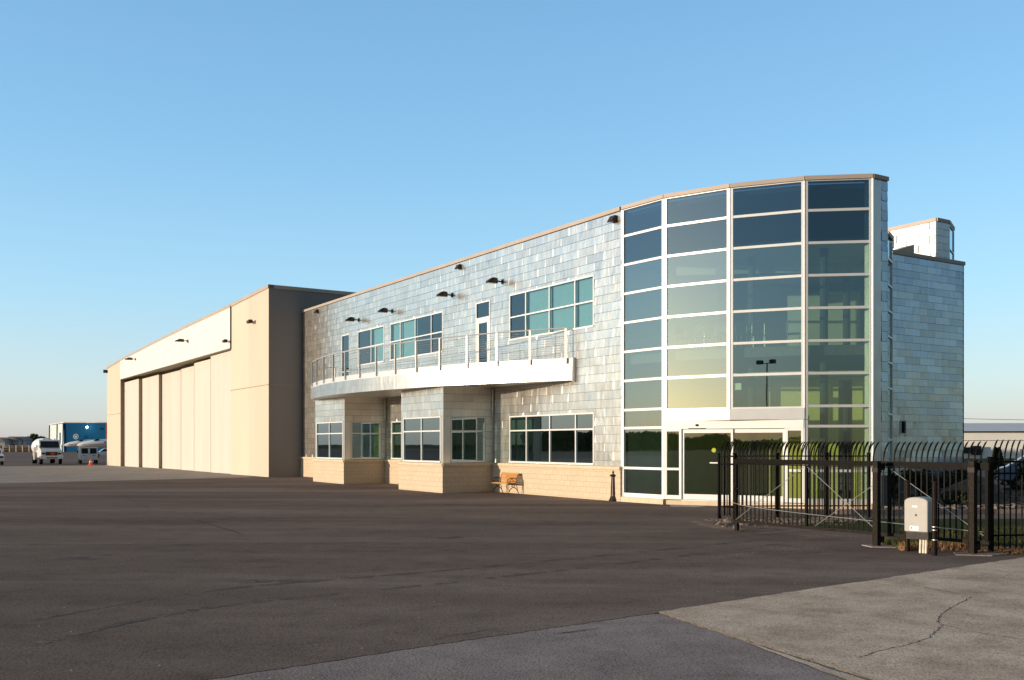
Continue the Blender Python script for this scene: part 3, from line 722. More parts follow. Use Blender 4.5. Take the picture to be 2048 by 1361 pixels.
# bays
for (s0,s1,w) in bays:
    bay=MB(); zt=4.46
    fr=(0.2,(s1-s0)-.2,1.22,3.19)
    A_,B_=F(s0,w),F(s1,w); vdir=(-Wn)
    f0=.21; f1=(s1-s0)-.21
    wall_backing(bay,A_,B_,Wn,-.5,zt,[(f0,f1,1.22,3.19)],.2)
    SA,SB=F(s0,w),F(s0,0)
    wall_backing(bay,F(s0,w-.2),F(s0,.0),-U,-.5,zt,[(.34-.2,2.05-.2,1.22,3.19)],.2)
    wall_backing(bay,F(s1,w-.2),F(s1,.0),U,-.5,zt,[],.2)
    bay.build('bay_wall','underlay',off_)
    mb=MB(); kk=dict(w=.8,h=.3205)
    shingles(mb,A_,B_,Wn,3.19,zt,seed=int(s0*10),**kk)
    shingles(mb,SA,SB,-U,3.19,zt,seed=int(s0*10)+1,w=.95,h=.3205)
    shingles(mb,SA,SB,-U,1.2,3.19,[(0,2.07,1,3.3)],seed=int(s0*10)+2,w=.6,h=.3205)
    shingles(mb,F(s1,w),F(s1,0),U,1.2,zt,seed=int(s0*10)+3,w=.8,h=.3205)
    c=mb.build('bay_shingles','zinc',off_,fixn=False)
    mb=MB()   # smooth zinc trims beside the windows, corner strip, downpipe
    def strip(A,B,out,a,b,c,d,o=.012):
        A2,t,L=frame_of(A,B); out=Vector(out); P=[]
        for z in (c,d):
            for x,oo in ((a,o),(b,o),(b,0.002),(a,.002)): P.append((*(A2+t*x+out*oo),z))
        mb.hexa(P)
    for q_ in ((A_,B_,Wn,.03,f0,1.205,3.19),(A_,B_,Wn,f1,s1-s0,1.205,3.19),(SA,SB,-U,.03,.34,1.205,3.19)):
        strip(*q_); mb.build('bay_trim','zinc_smooth',off_); mb=MB()
    mb.bar(F(s0-.008,w+.008,1.2),F(s0-.008,w+.008,zt-.002),.05,.05,up=(Wn.x,Wn.y,0))
    mb.build('corner_trim','zinc_smooth',off_)
    mb=MB(); mb.tube([F(s0-.07,.07,3.3),F(s0-.07,.07,4.44)],.045,8); mb.tube([F(s0-.05,.05,1.2),F(s0-.05,.05,3.3)],.02,6); mb.build('downspout','galv',off_)
    window(off_,A_,B_,Wn,f0,f1,1.22,3.19,vm=((f0+f1)/2,),hm=(2.57,),glass='glass')
    window(off_,SA,SB,-U,.34,2.05,1.22,3.19,hm=(2.57,),glass='glass',fm='frame_gray')
    base_run(A_,B_,Wn,endcap=.1); base_run(F(s0,w+.10),F(s0,.1),-U); base_run(F(s1,w+.10),F(s1,.1),U)
# niche beside the far bay where the wall steps
# balcony
arc=[(2.82,.14),(3.5,.54),(4.4,1.02),(5.71,1.62),(8.17,2.50),(10.2,2.98),(12.2,3.32),(14.2,3.55),(16.4,3.66),(18.6,3.60),(20.6,3.36),(22.4,2.98),(23.6,2.62),(24.6,2.15),(25.3,1.55),(25.75,.85),(25.95,0.0)]
def catmull(P,n):
    o=[]
    for i in range(len(P)-1):
        p0=P[max(0,i-1)];p1=P[i];p2=P[i+1];p3=P[min(len(P)-1,i+2)]
        for k in range(n):
            t=k/n; o.append(tuple(.5*((2*p1[j])+(-p0[j]+p2[j])*t+(2*p0[j]-5*p1[j]+4*p2[j]-p3[j])*t*t+(-p0[j]+3*p1[j]-3*p2[j]+p3[j])*t**3) for j in (0,1)))
    o.append(P[-1]); return o
AC=catmull(arc,6)
def offc(C,d):
    o=[]
    for i,p in enumerate(C):
        a=Vector(C[max(0,i-1)]);b=Vector(C[min(len(C)-1,i+1)]); t=(b-a).normalized(); nn=Vector((-t.y,t.x))
        if nn.y<0 and i<len(C)-12: nn=-nn
        q=Vector(p)+nn*d; o.append((q.x,max(q.y,.0)))
    return o
bal=thing('x','x','x') if False else None
mb=MB(); inner=[(s,.012) for s,w in AC]
for i in range(len(AC)-1):     # deck with soffit
    a,b=AC[i],AC[i+1]
    mb.hexa([F(a[0],a[1]-.01 if a[1]>.03 else .02,4.46),F(b[0],max(.02,b[1]-.01),4.46),F(b[0],.0,4.46),F(a[0],.0,4.46),F(a[0],max(.02,a[1]-.01),5.22),F(b[0],max(.02,b[1]-.01),5.22),F(b[0],.0,5.22),F(a[0],.0,5.22)])
deck=mb.build('balcony','zinc_smooth',off_)
mb=MB()
# shingled fascia panels and the curb above
ln=0; cur=[]; seg=0
def fas(mb,C,z0,z1,o,piece=None):
    acc=0; start=True; rr=random.Random(5); last=None
    for i in range(len(C)-1):
        a,b=C[i],C[i+1]; d=Vector(b)-Vector(a)
        if acc<=0: acc=piece; j=rr.uniform(0,.006); start=True
        acc-=d.length
        pa=F(a[0],a[1],0);pb=F(b[0],b[1],0); t=(pb-pa).normalized(); nn=Vector((t.y,-t.x,0))
        if nn.dot(Vector((Wn.x,Wn.y,0)))<0 and i<len(C)-14: nn=-nn
        if i>=len(C)-14 and nn.dot(Vector((U.x,U.y,0)))<0: nn=-nn
        P=[]
        for z in (z0,z1):
            oo=o+j+(.012 if z==z0 else 0)
            P+= [pa+nn*oo+Vector((0,0,z)),pb+nn*oo+Vector((0,0,z)),pb+nn*0+Vector((0,0,z)),pa+Vector((0,0,z))]
        if start: mb.hexa(P); start=False
        else: mb.hexa(P)
fas(mb,AC,4.44,4.75,.03,.9); fas(mb,AC,4.752,5.055,.02,1.1)
mb.build('fascia_shingles','fascia',deck)
mb=MB(); fas(mb,AC,5.055,5.30,.004,99)
P=[]
for z in (4.40,5.32):
    for s_,w_ in ((2.77,.0),(2.77,.15),(2.82,.15),(2.82,.0)): P.append(F(s_,w_,z))
mb.hexa(P); mb.build('fascia_curb','frame_gray',deck)
# railing
RC=[p for p in AC if p[1]>.1]
dist=[0]
for a,b in zip(RC,RC[1:]): dist.append(dist[-1]+(Vector(b)-Vector(a)).length)
def at(d):
    for i in range(len(RC)-1):
        if d<=dist[i+1]: t=(d-dist[i])/(dist[i+1]-dist[i]); return tuple(RC[i][k]+(RC[i+1][k]-RC[i][k])*t for k in (0,1))
    return RC[-1]
npost=int(dist[-1]/1.5)
for k in range(npost+1):
    d=.25+(dist[-1]-.3)*k/npost; s_,w_=at(d); s2,w2=at(min(dist[-1],d+.05)); s1_,w1_=at(max(0,d-.05))
    t=(F(s2,w2)-F(s1_,w1_)).normalized(); nn=Vector((t.y,-t.x,0)); 
    if nn.dot(Vector((Wn.x,Wn.y,0)))<0: nn=-nn
    c=F(s_,w_)+nn*.05; mb=MB()
    wd=.05 if k else .075
    mb.hexa([c+t*x+nn*y+Vector((0,0,z)) for z in (5.10,6.44) for x,y in ((-wd/2,-.04),(wd/2,-.04),(wd/2,.04),(-wd/2,.04))])
    mb.build('railing_post','rail',deck)
mb=MB(); mb.tube([F(*at(.2+(dist[-1]-.22)*k/90),6.46) for k in range(91)],.03,6); mb.build('handrail','rail',deck)
mb=MB()
for j in range(11):
    z=5.42+j*.092; mb.tube([F(*at(.2+(dist[-1]-.22)*k/60),z) for k in range(61)],.0055,4)
mb.build('railing_cables','galv',deck)
# facade lights
for s_ in (23.14,18.87,12.45,8.03): flood(off_,F(s_,.02,8.97),Wn,L=.62,sz=.25)
def wedge(parent,s_,z,sc=1):
    mb=MB(); w=.22*sc
    P=[F(s_-w,.0,z-.14*sc),F(s_+w,.0,z-.14*sc),F(s_+w,.42*sc,z-.2*sc),F(s_-w,.42*sc,z-.2*sc),F(s_-w,.0,z+.16*sc),F(s_+w,.0,z+.16*sc),F(s_+w,.2*sc,z+.16*sc),F(s_-w,.2*sc,z+.16*sc)]
    mb.hexa(P); mb.build('wall_floodlight','fix',parent)
wedge(off_,29.3,10.18,.62); wedge(off_,11.7,10.18,.62); wedge(off_,.42,10.16,.66)

# ---------------- glass tower
C=[(3.964,34.44),(5.207,32.83),(7.153,31.50),(9.326,30.60),(11.395,30.34),(12.008,30.72)]
TZ=[9.447,8.414,7.38,6.34,5.30,4.262,3.22,2.576,1.157]
def outn(A,B):
    t=(Vector((B[0],B[1]))-Vector((A[0],A[1]))).normalized(); nn=Vector((t.y,-t.x)); return nn
ZB=.129; ZT=10.40
cw=[]
for i in range(4):
    A,B=C[i],C[i+1]; out=outn(A,B); A2,t,L=frame_of(A,B)
    z0=ZB if i in (0,3) else 3.16
    rails=[z for z in TZ if z>z0+.2]; fw=.085; ew=.10
    mb=MB()
    def bx(x0,x1,c,d,o0,o1):
        P=[]
        for z in (c,d):
            for (x,o) in ((x0,o1),(x1,o1),(x1,o0),(x0,o0)):
                q=A2+t*x+out*o; P.append((q.x,q.y,z))
        mb.hexa(P)
    e0=.0 if i else -.06
    bx(e0,ew-(.02 if i==0 else 0),z0,ZT,-.10,.02); bx(L-ew,L,z0,ZT,-.10,.02)
    bx(ew,L-ew,z0,z0+(.14 if i in (0,3) else .05),-.10,.016); bx(ew,L-ew,ZT-.03,ZT,-.10,.016)
    for z in rails: bx(ew,L-ew,z-fw/2,z+fw/2,-.10,.012)
    fo=mb.build('curtain_wall','frame' if i<3 else 'frame_gray',off_)
    zs=[z0+(.14 if i in (0,3) else .05)]+[c for z in reversed(rails) for c in (z-fw/2,z+fw/2)]+[ZT-.03]
    for j in range(0,len(zs),2):
        pm=MB(); pm.face([(*(A2+t*x+out*-.02),z) for x,z in ((ew,zs[j]),(L-ew,zs[j]),(L-ew,zs[j+1]),(ew,zs[j+1]))])
        pm.build('pane','spandrel' if zs[j]>8.3 else 'glass',fo,fixn=False)
    mb2=MB(); coping(mb2,A,B,out,H,.13,.07,.4); mb2.build('coping','coping',off_)
# corner mullion caps
for i in (1,2,3):
    mb=MB(); a=(outn(C[i-1],C[i])+outn(C[i],C[i+1])).normalized(); q=Vector(C[i])+a*.01
    mb.tube([(q.x,q.y,3.16 if i==2 else ZB),(q.x,q.y,ZT)],.028,8); mb.build('corner_mullion','frame',off_)
# white end column and shingled return
A,B=C[4],C[5]; out=outn(A,B)
mb=MB(); A2,t,L=frame_of(A,B)
for (a,b,o1) in ((-.10,.42,.012),):
    P=[]
    for z in (-.3,ZT):
        for (x,o) in ((a+.10,o1),(b,o1),(b,-.3),(a+.10,-.3)): P.append((*(A2+t*x+out*o),z))
    mb.hexa(P)
mb.build('corner_column','zinc_smooth',off_)
q=Vector(C[4]); mb=MB(); a=outn(C[3],C[4]); 
mb.tube([(q.x+.0,q.y-.035,-.1),(q.x,q.y-.035,ZT)],.035,8); mb.build('corner_mullion','frame',off_)
mb=MB(); shingles(mb,A2+t*.42,B,out,1.0,ZT,seed=77,w=.6,h=.3205); 
E=[C[5],(13.0,34.5),(15.0,38.4),(15.62,39.45),(16.2,40.9),(16.55,42.1)]
WG=[(16.55,42.1),(21.12,44.95)]
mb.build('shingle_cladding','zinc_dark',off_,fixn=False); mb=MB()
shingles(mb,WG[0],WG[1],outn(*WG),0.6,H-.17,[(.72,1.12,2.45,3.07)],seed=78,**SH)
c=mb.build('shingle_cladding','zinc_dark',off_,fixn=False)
wu=MB(); wall_backing(wu,A2+t*.42,B,out,-.3,ZT,(),.2); wu.build('wall','underlay',off_)
mb=MB()
wall_backing(mb,E[0],E[1],outn(E[0],E[1]),-.3,H-.1,(),.2); wall_backing(mb,E[1],E[2],outn(E[1],E[2]),-.3,H-.1,(),.2)
wu=MB(); wall_backing(wu,WG[0],WG[1],outn(*WG),-.3,H-.1,[(.72,1.12,2.45,3.07)],.25); wu.build('wall','underlay',off_)
bk=Vector(WG[1])+U*11; bk2=bk+Wn*12; bl=F(31.5,-9.5)
wall_backing(mb,WG[1],bk,outn(WG[1],bk),-.3,H-.1,(),.2)
wall_backing(mb,bk,bk2,outn(bk,bk2),-.3,H-.1,(),.2); wall_backing(mb,bk2,bl,outn(bk2,bl),-.3,H-.1,(),.2)
mb.build('wall','green',off_)
mb=MB()
coping(mb,C[4],C[5],outn(C[4],C[5]),H,.13,.07,.4); mb.build('coping','coping',off_)
mb=MB(); coping(mb,WG[0],(Vector(WG[1])+(Vector(WG[1])-Vector(WG[0])).normalized()*.08),outn(*WG),H,.17,.07,.35)
for a,b in ((WG[1],bk),(bk,bk2)): coping(mb,a,b,outn(a,b),H-.002,.17,.06,.3)
mb.build('coping','coping',off_)
mb=MB(); q=Vector(WG[1]); mb.bar((q.x,q.y-.01,-.3),(q.x,q.y-.01,H-.18),.05,.05); mb.build('corner_trim','fix',off_)
# bowed glass bay seen edge-on beside the wing
for i in (2,3,4):
    A,B=E[i],E[i+1]; out=outn(A,B); A2,t,L=frame_of(A,B); mb=MB()
    def bx(x0,x1,c,d,o0,o1):
        P=[]
        for z in (c,d):
            for (x,o) in ((x0,o1),(x1,o1),(x1,o0),(x0,o0)): P.append((*(A2+t*x+out*o),z))
        mb.hexa(P)
    bx(0,.08,0,H-.17,-.1,.03); bx(L-.08,L,0,H-.17,-.1,.03)
    zs=[.1+1.04*k for k in range(11)]
    for z in zs: bx(.08,L-.08,z-.04,z+.04,-.1,.026)
    fo=mb.build('bay_curtain_wall','frame_gray',off_)
    for a_,b_ in zip(zs,zs[1:]):
        pm=MB(); pm.face([(*(A2+t*x+out*-.02),z) for x,z in ((.08,a_+.04),(L-.08,a_+.04),(L-.08,b_-.04),(.08,b_-.04))]); pm.build('pane','glass',fo,fixn=False)
    mb=MB(); coping(mb,A,B,out,H-.003,.17,.07,.35); mb.build('coping','coping',off_)
mb=MB(); A2,t,L=frame_of(*WG); out=outn(*WG)
for (a,b,c_,d) in ((.72,1.12,2.45,2.49),(.72,1.12,3.03,3.07),(.72,.76,2.49,3.03),(1.08,1.12,2.49,3.03)):
    P=[]
    for z in (c_,d):
        for x,o in ((a,.05),(b,.05),(b,-.1),(a,-.1)): P.append((*(A2+t*x+out*o),z))
    mb.hexa(P)
lo=mb.build('louver','frame_gray',off_)
mb=MB()
for k in range(5):
    z=2.50+k*.104; mb.face([(*(A2+t*x+out*o),zz) for x,o,zz in ((.76,.03,z),(1.08,.03,z),(1.08,-.07,z+.09),(.76,-.07,z+.09))])
mb.build('louver_blades','fix',lo)
# curb, roof, floors, entrance
mb=MB()
for i in (0,3):
    A,B=C[i],C[i+1]; out=outn(A,B); A2,t,L=frame_of(A,B); P=[]
    for z in (-.4,ZB-.004):
        for x,o in ((-.03,.09),(L+.02,.09),(L,-.3),(0,-.3)): P.append((*(A2+t*x+out*o),z))
    mb.hexa(P)
mb.prism([C[1],C[3],(9.3,31.4),(6.0,33.2)],-.4,.10)
mb.build('entrance_sill','cap',off_)
foot=[C[0],C[1],C[2],C[3],C[4],C[5]]+E[1:]+[WG[1],(bk.x,bk.y),(bk2.x,bk2.y),(bl.x,bl.y),(FB.x,FB.y)]
def inset(P,d):
    c=Vector((sum(p[0] for p in P)/len(P),sum(p[1] for p in P)/len(P))); return P
def shrink(P,d):
    n=len(P); o=[]
    for i in range(n):
        a=Vector(P[i-1]);b=Vector(P[i]);c=Vector(P[(i+1)%n]); n1=outn(a,b);n2=outn(b,c); m=(n1+n2)
        if m.length<.3: m=n1
        m.normalize(); o.append(tuple(b-m*d/max(.4,m.dot(n1))))
    return o
fi=shrink(foot,.30)
mb=MB(); mb.prism(fi,H-.36,H-.2); mb.build('roof','roofw',off_)
mb=MB(); mb.prism(shrink(foot,.26),4.86,5.18); mb.build('upper_floor','carpet',off_)
mb=MB(); mb.prism(shrink(foot,.32),8.46,8.60); mb.build('ceiling','ceil',off_)
mb=MB(); mb.prism(shrink(foot,.34),4.30,4.36); mb.build('ceiling','ceil',off_)
mb=MB(); mb.prism(shrink(foot,.30),-.2,.03); mb.build('ground_floor','carpet',off_)
# partitions: green walls that catch the low sun behind the glass
def part(a,b,z0,z1,m,th=.12,holes=()):
    mb=MB(); wall_backing(mb,a,b,outn(a,b),z0,z1,holes,th); mb.build('partition',m,off_)
g=lambda s,w:V2(F(s,w))
part(g(.25,-.4),g(.25,-8.5),.04,4.28,'green2'); part(g(.25,-.4),g(.25,-5),5.2,8.45,'green2')
part(g(.25,-7.4),(16.4,43.0),.04,4.28,'green2',holes=[(2,3.2,.04,2.3)]); part(g(.25,-6.6),(15.9,42.0),5.2,8.45,'green2')
part(g(.6,-5.2),g(31,-5.2),.04,4.28,'inside'); part(g(.6,-4.2),g(31,-4.2),5.2,8.45,'green2')
for s_ in (8.3,13.1,15.9,19.3,24.3): part(g(s_,-.3),g(s_,-5.0),.04,4.28,'green' if s_>14 and s_<17 else 'inside')
for s_ in (8.4,11.5,19.45,23.8): part(g(s_,-.3),g(s_,-4.0),5.2,8.45,'inside')
part(g(16.2,-.9),g(19.2,-.9),.04,4.28,'green')
part((9.0,33.6),(12.2,32.2),.04,4.28,'green',holes=[(1.1,1.35,.04,3.0),(2.3,2.75,.04,4.2)])
part((10.5,36.6),(12.9,35.55),5.2,7.7,'inside')
for i,(x,y) in enumerate(((10.3,31.7),(8.3,33.2),(12.2,35.0))):
    mb=MB(); mb.tube([(x,y,.03),(x,y,8.46)],.13,10); mb.build('column','coldark',off_)
mb=MB(); mb.bar((5.8,33.9,8.1),(12.4,33.0,8.1),.16,.3); mb.bar((6.2,36,8.2),(13.4,36.2,8.2),.16,.3); mb.build('ceiling_beam','inside',off_)
# entrance: panel band + sliding doors on the chord between C1 and C3
for i,m in ((1,'frame'),(2,'frame_gray')):
    A,B=C[i],C[i+1]; out=outn(A,B); A2,t,L=frame_of(A,B); mb=MB(); P=[]
    for z in (2.80,3.158):
        for x,o in ((0,.05),(L,.05),(L,-.1),(0,-.1)): P.append((*(A2+t*x+out*o),z))
    mb.hexa(P); mb.build('entrance_panel',m,off_)
mb=MB(); mb.prism([C[1],C[2],C[3]],2.79,2.86); mb.build('entrance_soffit','frame_gray',off_)
A,B=Vector(C[1]),Vector(C[3]); out=outn(A,B); L=(B-A).length; A2,t,_=frame_of(A,B)
ent=thing('tmp','tmp','tmp') if False else off_
mb=MB()
def eb(x0,x1,c,d,o0,o1,m=None):
    m=m or mb; P=[]
    for z in (c,d):
        for (x,o) in ((x0,o1),(x1,o1),(x1,o0),(x0,o0)): P.append((*(A2+t*x+out*o),z))
    m.hexa(P)
x1=.62; x2=L-.62; xm=(x1+x2)/2
eb(.02,L-.02,2.52,2.79,-.12,.06); eb(.02,.10,ZB,2.52,-.1,.04); eb(x1-.08,x1,ZB,2.52,-.1,.04); eb(x2,x2+.10,ZB,2.52,-.1,.04); eb(L-.10,L-.02,ZB,2.52,-.1,.04)
for a,b in ((.10,x1-.08),(x2+.10,L-.10)):
    eb(a,b,ZB,ZB+.14,-.1,.036); eb(a,b,1.12,1.20,-.1,.036); eb(a,b,2.44,2.52,-.1,.036)
eb(x1,x2,ZB-.03,ZB+.0,-.1,.03)
ef=mb.build('entrance_frame','frame',off_)
for a,b in ((.10,x1-.08),(x2+.10,L-.10)):
    for c_,d in ((ZB+.14,1.12),(1.20,2.44)):
        pm=MB(); pm.face([(*(A2+t*x+out*-.03),z) for x,z in ((a,c_),(b,c_),(b,d),(a,d))]); pm.build('pane','doorglass',ef,fixn=False)
for a,b,o in ((x1+.01,xm+.03,-.03),(xm-.03,x2-.01,-.085)):
    mb=MB()
    eb(a,a+.07,ZB+.01,2.50,o-.02,o+.02); eb(b-.07,b,ZB+.01,2.50,o-.02,o+.02); eb(a+.07,b-.07,ZB+.01,ZB+.19,o-.02,o+.018); eb(a+.07,b-.07,2.38,2.50,o-.02,o+.018)
    do=mb.build('sliding_door','frame',off_)
    pm=MB(); pm.face([(*(A2+t*x+out*o),z) for x,z in ((a+.07,ZB+.19),(b-.07,ZB+.19),(b-.07,2.38),(a+.07,2.38))]); pm.build('pane','doorglass',do,fixn=False)
    if a<xm-.5:
        m2=MB(); cx=xm-.62; cz=1.80; rr=.075
        for k in range(24):
            a0=2*math.pi*k/24;a1=2*math.pi*(k+1)/24
            for r0,r1 in ((.0,rr*.62),(rr*.72,rr)):
                m2.face([(*(A2+t*(cx+r*math.cos(q))+out*(o+.006)),cz+r*math.sin(q)) for r,q in ((r0,a0),(r1,a0),(r1,a1),(r0,a1))])
        M['sty']=mat('yellow_decal',(.52,.55,.05),.6); m2.build('door_decal','sty',do,fixn=False)
        m3=MB(); m3.face([(*(A2+t*x+out*(o+.006)),z) for x,z in ((cx-.14,1.36),(cx+.16,1.36),(cx+.16,1.40),(cx-.14,1.40))]); m3.build('push_label','sticker',do,fixn=False)
mb=MB(); q=A2+t*(x1+.55)+out*.06; mb.ball((q.x,q.y,2.64),.06,6,(1,1,.7)); mb.build('door_sensor','fix',off_)
mb=MB(); eb(x1+.25,x1+.85,2.525,2.545,.06,.075); mb.build('sensor_strip','fix',off_)
mb=MB(); eb(x1+.05,L+.1,2.79,2.80,.02,.065); mb.build('flashing','fix',off_)
# paper notice inside the third facet
A2,t,_=frame_of(C[2],C[3]); o_=outn(C[2],C[3]); mb=MB(); mb.face([(*(A2+t*x+o_*-.035),z) for x,z in ((.13,3.78),(.36,3.78),(.36,4.0),(.13,4.0))]); mb.build('paper_notice','sticker',off_,fixn=False)
# penthouse on the wing roof
pc=Vector((19.9,45.0)); pl=pc+U*7.5; pr=Vector((20.72,45.53)); pr2=Vector((21.62,47.0)); pb=pr2+U*6
pen=MB(); pp=[V2(pl),V2(pc),V2(pr),V2(pr2),V2(pb)]; PH=12.62
mb=MB(); wall_backing(mb,pl,pc,outn(pl,pc),H-.5,PH-.1); wall_backing(mb,pc,pr,outn(pc,pr),H-.5,PH-.1); wall_backing(mb,pb,pl,outn(pb,pl),H-.5,PH-.1)
mb.build('penthouse_wall','inside',off_)
mb=MB(); shingles(mb,pl,pc,outn(pl,pc),H-.5,PH-.16,seed=91,w=1.2,h=.33); shingles(mb,pc,pr,outn(pc,pr),H-.5,PH-.16,seed=92,w=1.2,h=.33); mb.build('penthouse_shingles','fascia',off_,fixn=False)
mb=MB(); 
for a,b in ((pl,pc),(pc,pr),(pr,pr2),(pr2,pb)): coping(mb,a,b,outn(a,b),PH,.16,.06,.3)
mb.build('penthouse_coping','coping',off_)
mb=MB(); q=pc+outn(pl,pc)*.01; mb.bar((q.x,q.y,H-.4),(q.x,q.y,PH-.17),.06,.06); mb.build('corner_trim','zinc_smooth',off_)
window(off_,pr,pr2,outn(pr,pr2),.02,(pr2-pr).length-.02,H-.4,PH-.16,hm=(11.3,),glass='glass_up',fm='frame_gray',name='penthouse_window')
mb=MB(); mb.prism([tuple(shrink(pp,.3)[k]) for k in range(5)],PH-.5,PH-.3); mb.build('penthouse_roof','roofw',off_)
mb=MB(); a=Vector(WG[0])+Vector((.3,.9)); b=a+(-Wn)*1.9; nn=U
P=[(*(a),H-.4),(*(b),H-.4),(*(b+U*.5),H-.4),(*(a+U*.5),H-.4),(*(a),H+.05),(*(b),H+.62),(*(b+U*.5),H+.62),(*(a+U*.5),H+.05)]
mb.hexa(P); mb.build('roof_upstand','coping',off_)
# threshold mats on the asphalt
sheet('threshold_strip',[(5.35,32.6),(6.6,32.1),(6.0,31.2),(5.2,31.5)],'mat',.001)

# ================================================================== INTERIOR FURNITURE (seen through the glass)
def chair(label,x,y,rz):
    r=thing('cafe_chair',label,'chair',(x,y,5.19),'chairs behind the upper glass',True,rz)
    for sx in (-1,1):
        for sy in (-1,1):
            mb=MB(); mb.tube([(sx*.2,sy*.2,0),(sx*.18,sy*.18,.44)],.013,6); mb.build('leg','chrome',r)
    mb=MB(); mb.box((0,0,.46),(.42,.42,.04)); mb.build('seat','chairback',r,bevel=.01)
    mb=MB(); mb.tube([(-.2,.2,.44)]+[(-.2*math.cos(a),.21,.78+.12*math.sin(a)) for a in [math.pi*k/10 for k in range(11)]]+[(.2,.2,.44)],.014,6); mb.build('back_frame','chrome',r)
    mb=MB(); mb.ext([(-.17,.62),(.17,.62),(.17,.78),(.1,.86),(-.1,.86),(-.17,.78)],lambda a,w,z:(a,w,z),.20,.22); mb.build('backrest','chairback',r)
    return r
for (x,y,rz,lb) in ((5.85,33.0,.3,'leftmost dark chair with chrome frame behind the second glass bay upstairs'),(6.5,32.8,2.4,'chrome-framed chair in the middle of the second glass bay upstairs'),
    (7.0,32.4,-.5,'chair close to the corner between second and third glass bays upstairs'),(7.7,31.9,.2,'large chrome-arched chair at the left of the third glass bay upstairs'),
    (8.25,32.1,2.8,'dark-backed chair right of the chrome-arched one in the third glass bay'),(9.3,31.7,1.2,'rightmost upstairs chair near the third and fourth glass bays')):
    chair(lb,x,y,rz)
tb=thing('cafe_table','round cafe table among the chairs behind the upper tower glass','table',(7.6,33.1,5.19),local=True)
mb=MB(); mb.lathe([(.0,.72),(.45,.72),(.46,.75),(0,.75)],n=20); mb.build('table_top','blind',tb)
mb=MB(); mb.lathe([(.25,0),(.24,.02),(.03,.04),(.03,.72),(0,.72)],n=12); mb.build('pedestal','chrome',tb)

# ================================================================== BENCH
bn=thing('park_bench','slatted orange wood bench with black iron ends against the tan block wall','bench',F(6.95,.5,-.05))
def Bp(a,w,z): return F(6.40+a,.18+w,-.05+z)   # a along, w out from wall
BL=1.28
seatp=[(.60,.41),(.52,.43),(.44,.43),(.36,.425),(.28,.42)]
mb=MB()
for w,z in seatp:
    mb.hexa([Bp(a,w+dw,z+dz) for dz in (0,.025) for a,dw in ((0,-.03),(BL,-.03),(BL,.03),(0,.03))])
mb.build('seat','wood',bn)
mb=MB()
for k,(w,z) in enumerate([(.22,.48),(.20,.555),(.18,.63),(.155,.705),(.12,.775),(.07,.82)]):
    mb.hexa([Bp(a,w+dw+(.012 if dz==0 else -.006),z+dz) for dz in (-.028,.03) for a,dw in ((0,-.01),(BL,-.01),(BL,.012),(0,.012))])
mb.build('backrest','wood',bn)
for a in (.03,BL-.03):
    mb=MB()
    arch=[(.56,0),(.53,.10),(.47,.19),(.38,.255),(.30,.265),(.20,.23),(.12,.14),(.06,.0)]
    mb.tube([Bp(a,w,z) for w,z in arch],.018,6)
    mb.tube([Bp(a,w,z) for w,z in ((.60,.40),(.45,.405),(.27,.40),(.2,.48),(.17,.63),(.12,.76),(.05,.83))],.019,6)
    mb.tube([Bp(a,w,z) for w,z in ((.53,.10),(.55,.22),(.53,.40))],.014,6); mb.tube([Bp(a,w,z) for w,z in ((.12,.14),(.14,.28),(.22,.40))],.014,6)
    for cx,cz,rr in ((.40,.55,.055),(.30,.52,.035),(.50,.50,.03),(.38,.33,.03),(.28,.33,.025)):
        mb.tube([Bp(a,cx+rr*math.cos(q),cz+rr*math.sin(q)) for q in [2*math.pi*k/10 for k in range(11)]],.011,5)
    mb.tube([Bp(a,w,z) for w,z in ((.56,.41),(.6,.50),(.58,.60),(.48,.64),(.34,.645),(.2,.62))],.017,6)
    mb.build('end_frame','iron',bn,smooth=True)

# bollard by the entrance
bo=thing('bollard','dark ornamental iron bollard with acorn top beside the glass tower','bollard',(3.70,34.75,-.05),local=True)
mb=MB(); mb.lathe([(.0,0),(.19,0),(.20,.05),(.17,.08),(.155,.13),(.135,.16),(.128,.2)],n=20); mb.build('base','bollard',bo,smooth=True)
mb=MB(); mb.lathe([(.126,.2),(.11,.5),(.098,.84),(.098,.86)],n=20)
for k in range(12):
    a=2*math.pi*k/12; mb.tube([(.122*math.cos(a),.122*math.sin(a),.22),(.098*math.cos(a),.098*math.sin(a),.84)],.010,5)
mb.build('shaft','bollard',bo,smooth=True)
mb=MB(); mb.lathe([(.10,.86),(.15,.90),(.165,.93),(.15,.95),(.08,.97),(.06,.99),(.08,1.02),(.075,1.06),(.045,1.09),(0,1.10)],n=20); mb.build('cap','bollard',bo,smooth=True)

# ================================================================== GATE AND FENCES
g0=Vector((5.30,22.8)); gd=Vector((.577,-.817)).normalized(); gq=Vector((-gd.y,gd.x))   # gq points to the outside (right/back)
gate=thing('cantilever_gate','long black cantilever sliding gate with curved pickets and crossed tension rods','gate',(g0.x,g0.y,-.05))
def G(a,w,z): p=g0+gd*a+gq*w; return (p.x,p.y,z)
GL=6.15
mb=MB(); mb.bar(G(0,0,1.60),G(GL,0,1.60),.075,.105); mb.bar(G(0,0,1.53),G(GL,0,1.53),.05,.02); mb.build('top_beam','black',gate)
mb=MB(); mb.bar(G(-.02,0,.17),G(GL,0,.17),.06,.06); mb.build('bottom_beam','steelrust',gate)
for a in (.03,2.05,3.84,4.08,6.1):
    mb=MB(); mb.bar(G(a,0,.2),G(a,0,1.52),.055,.055,up=(gd.x,gd.y,0)); mb.build('upright','black',gate)
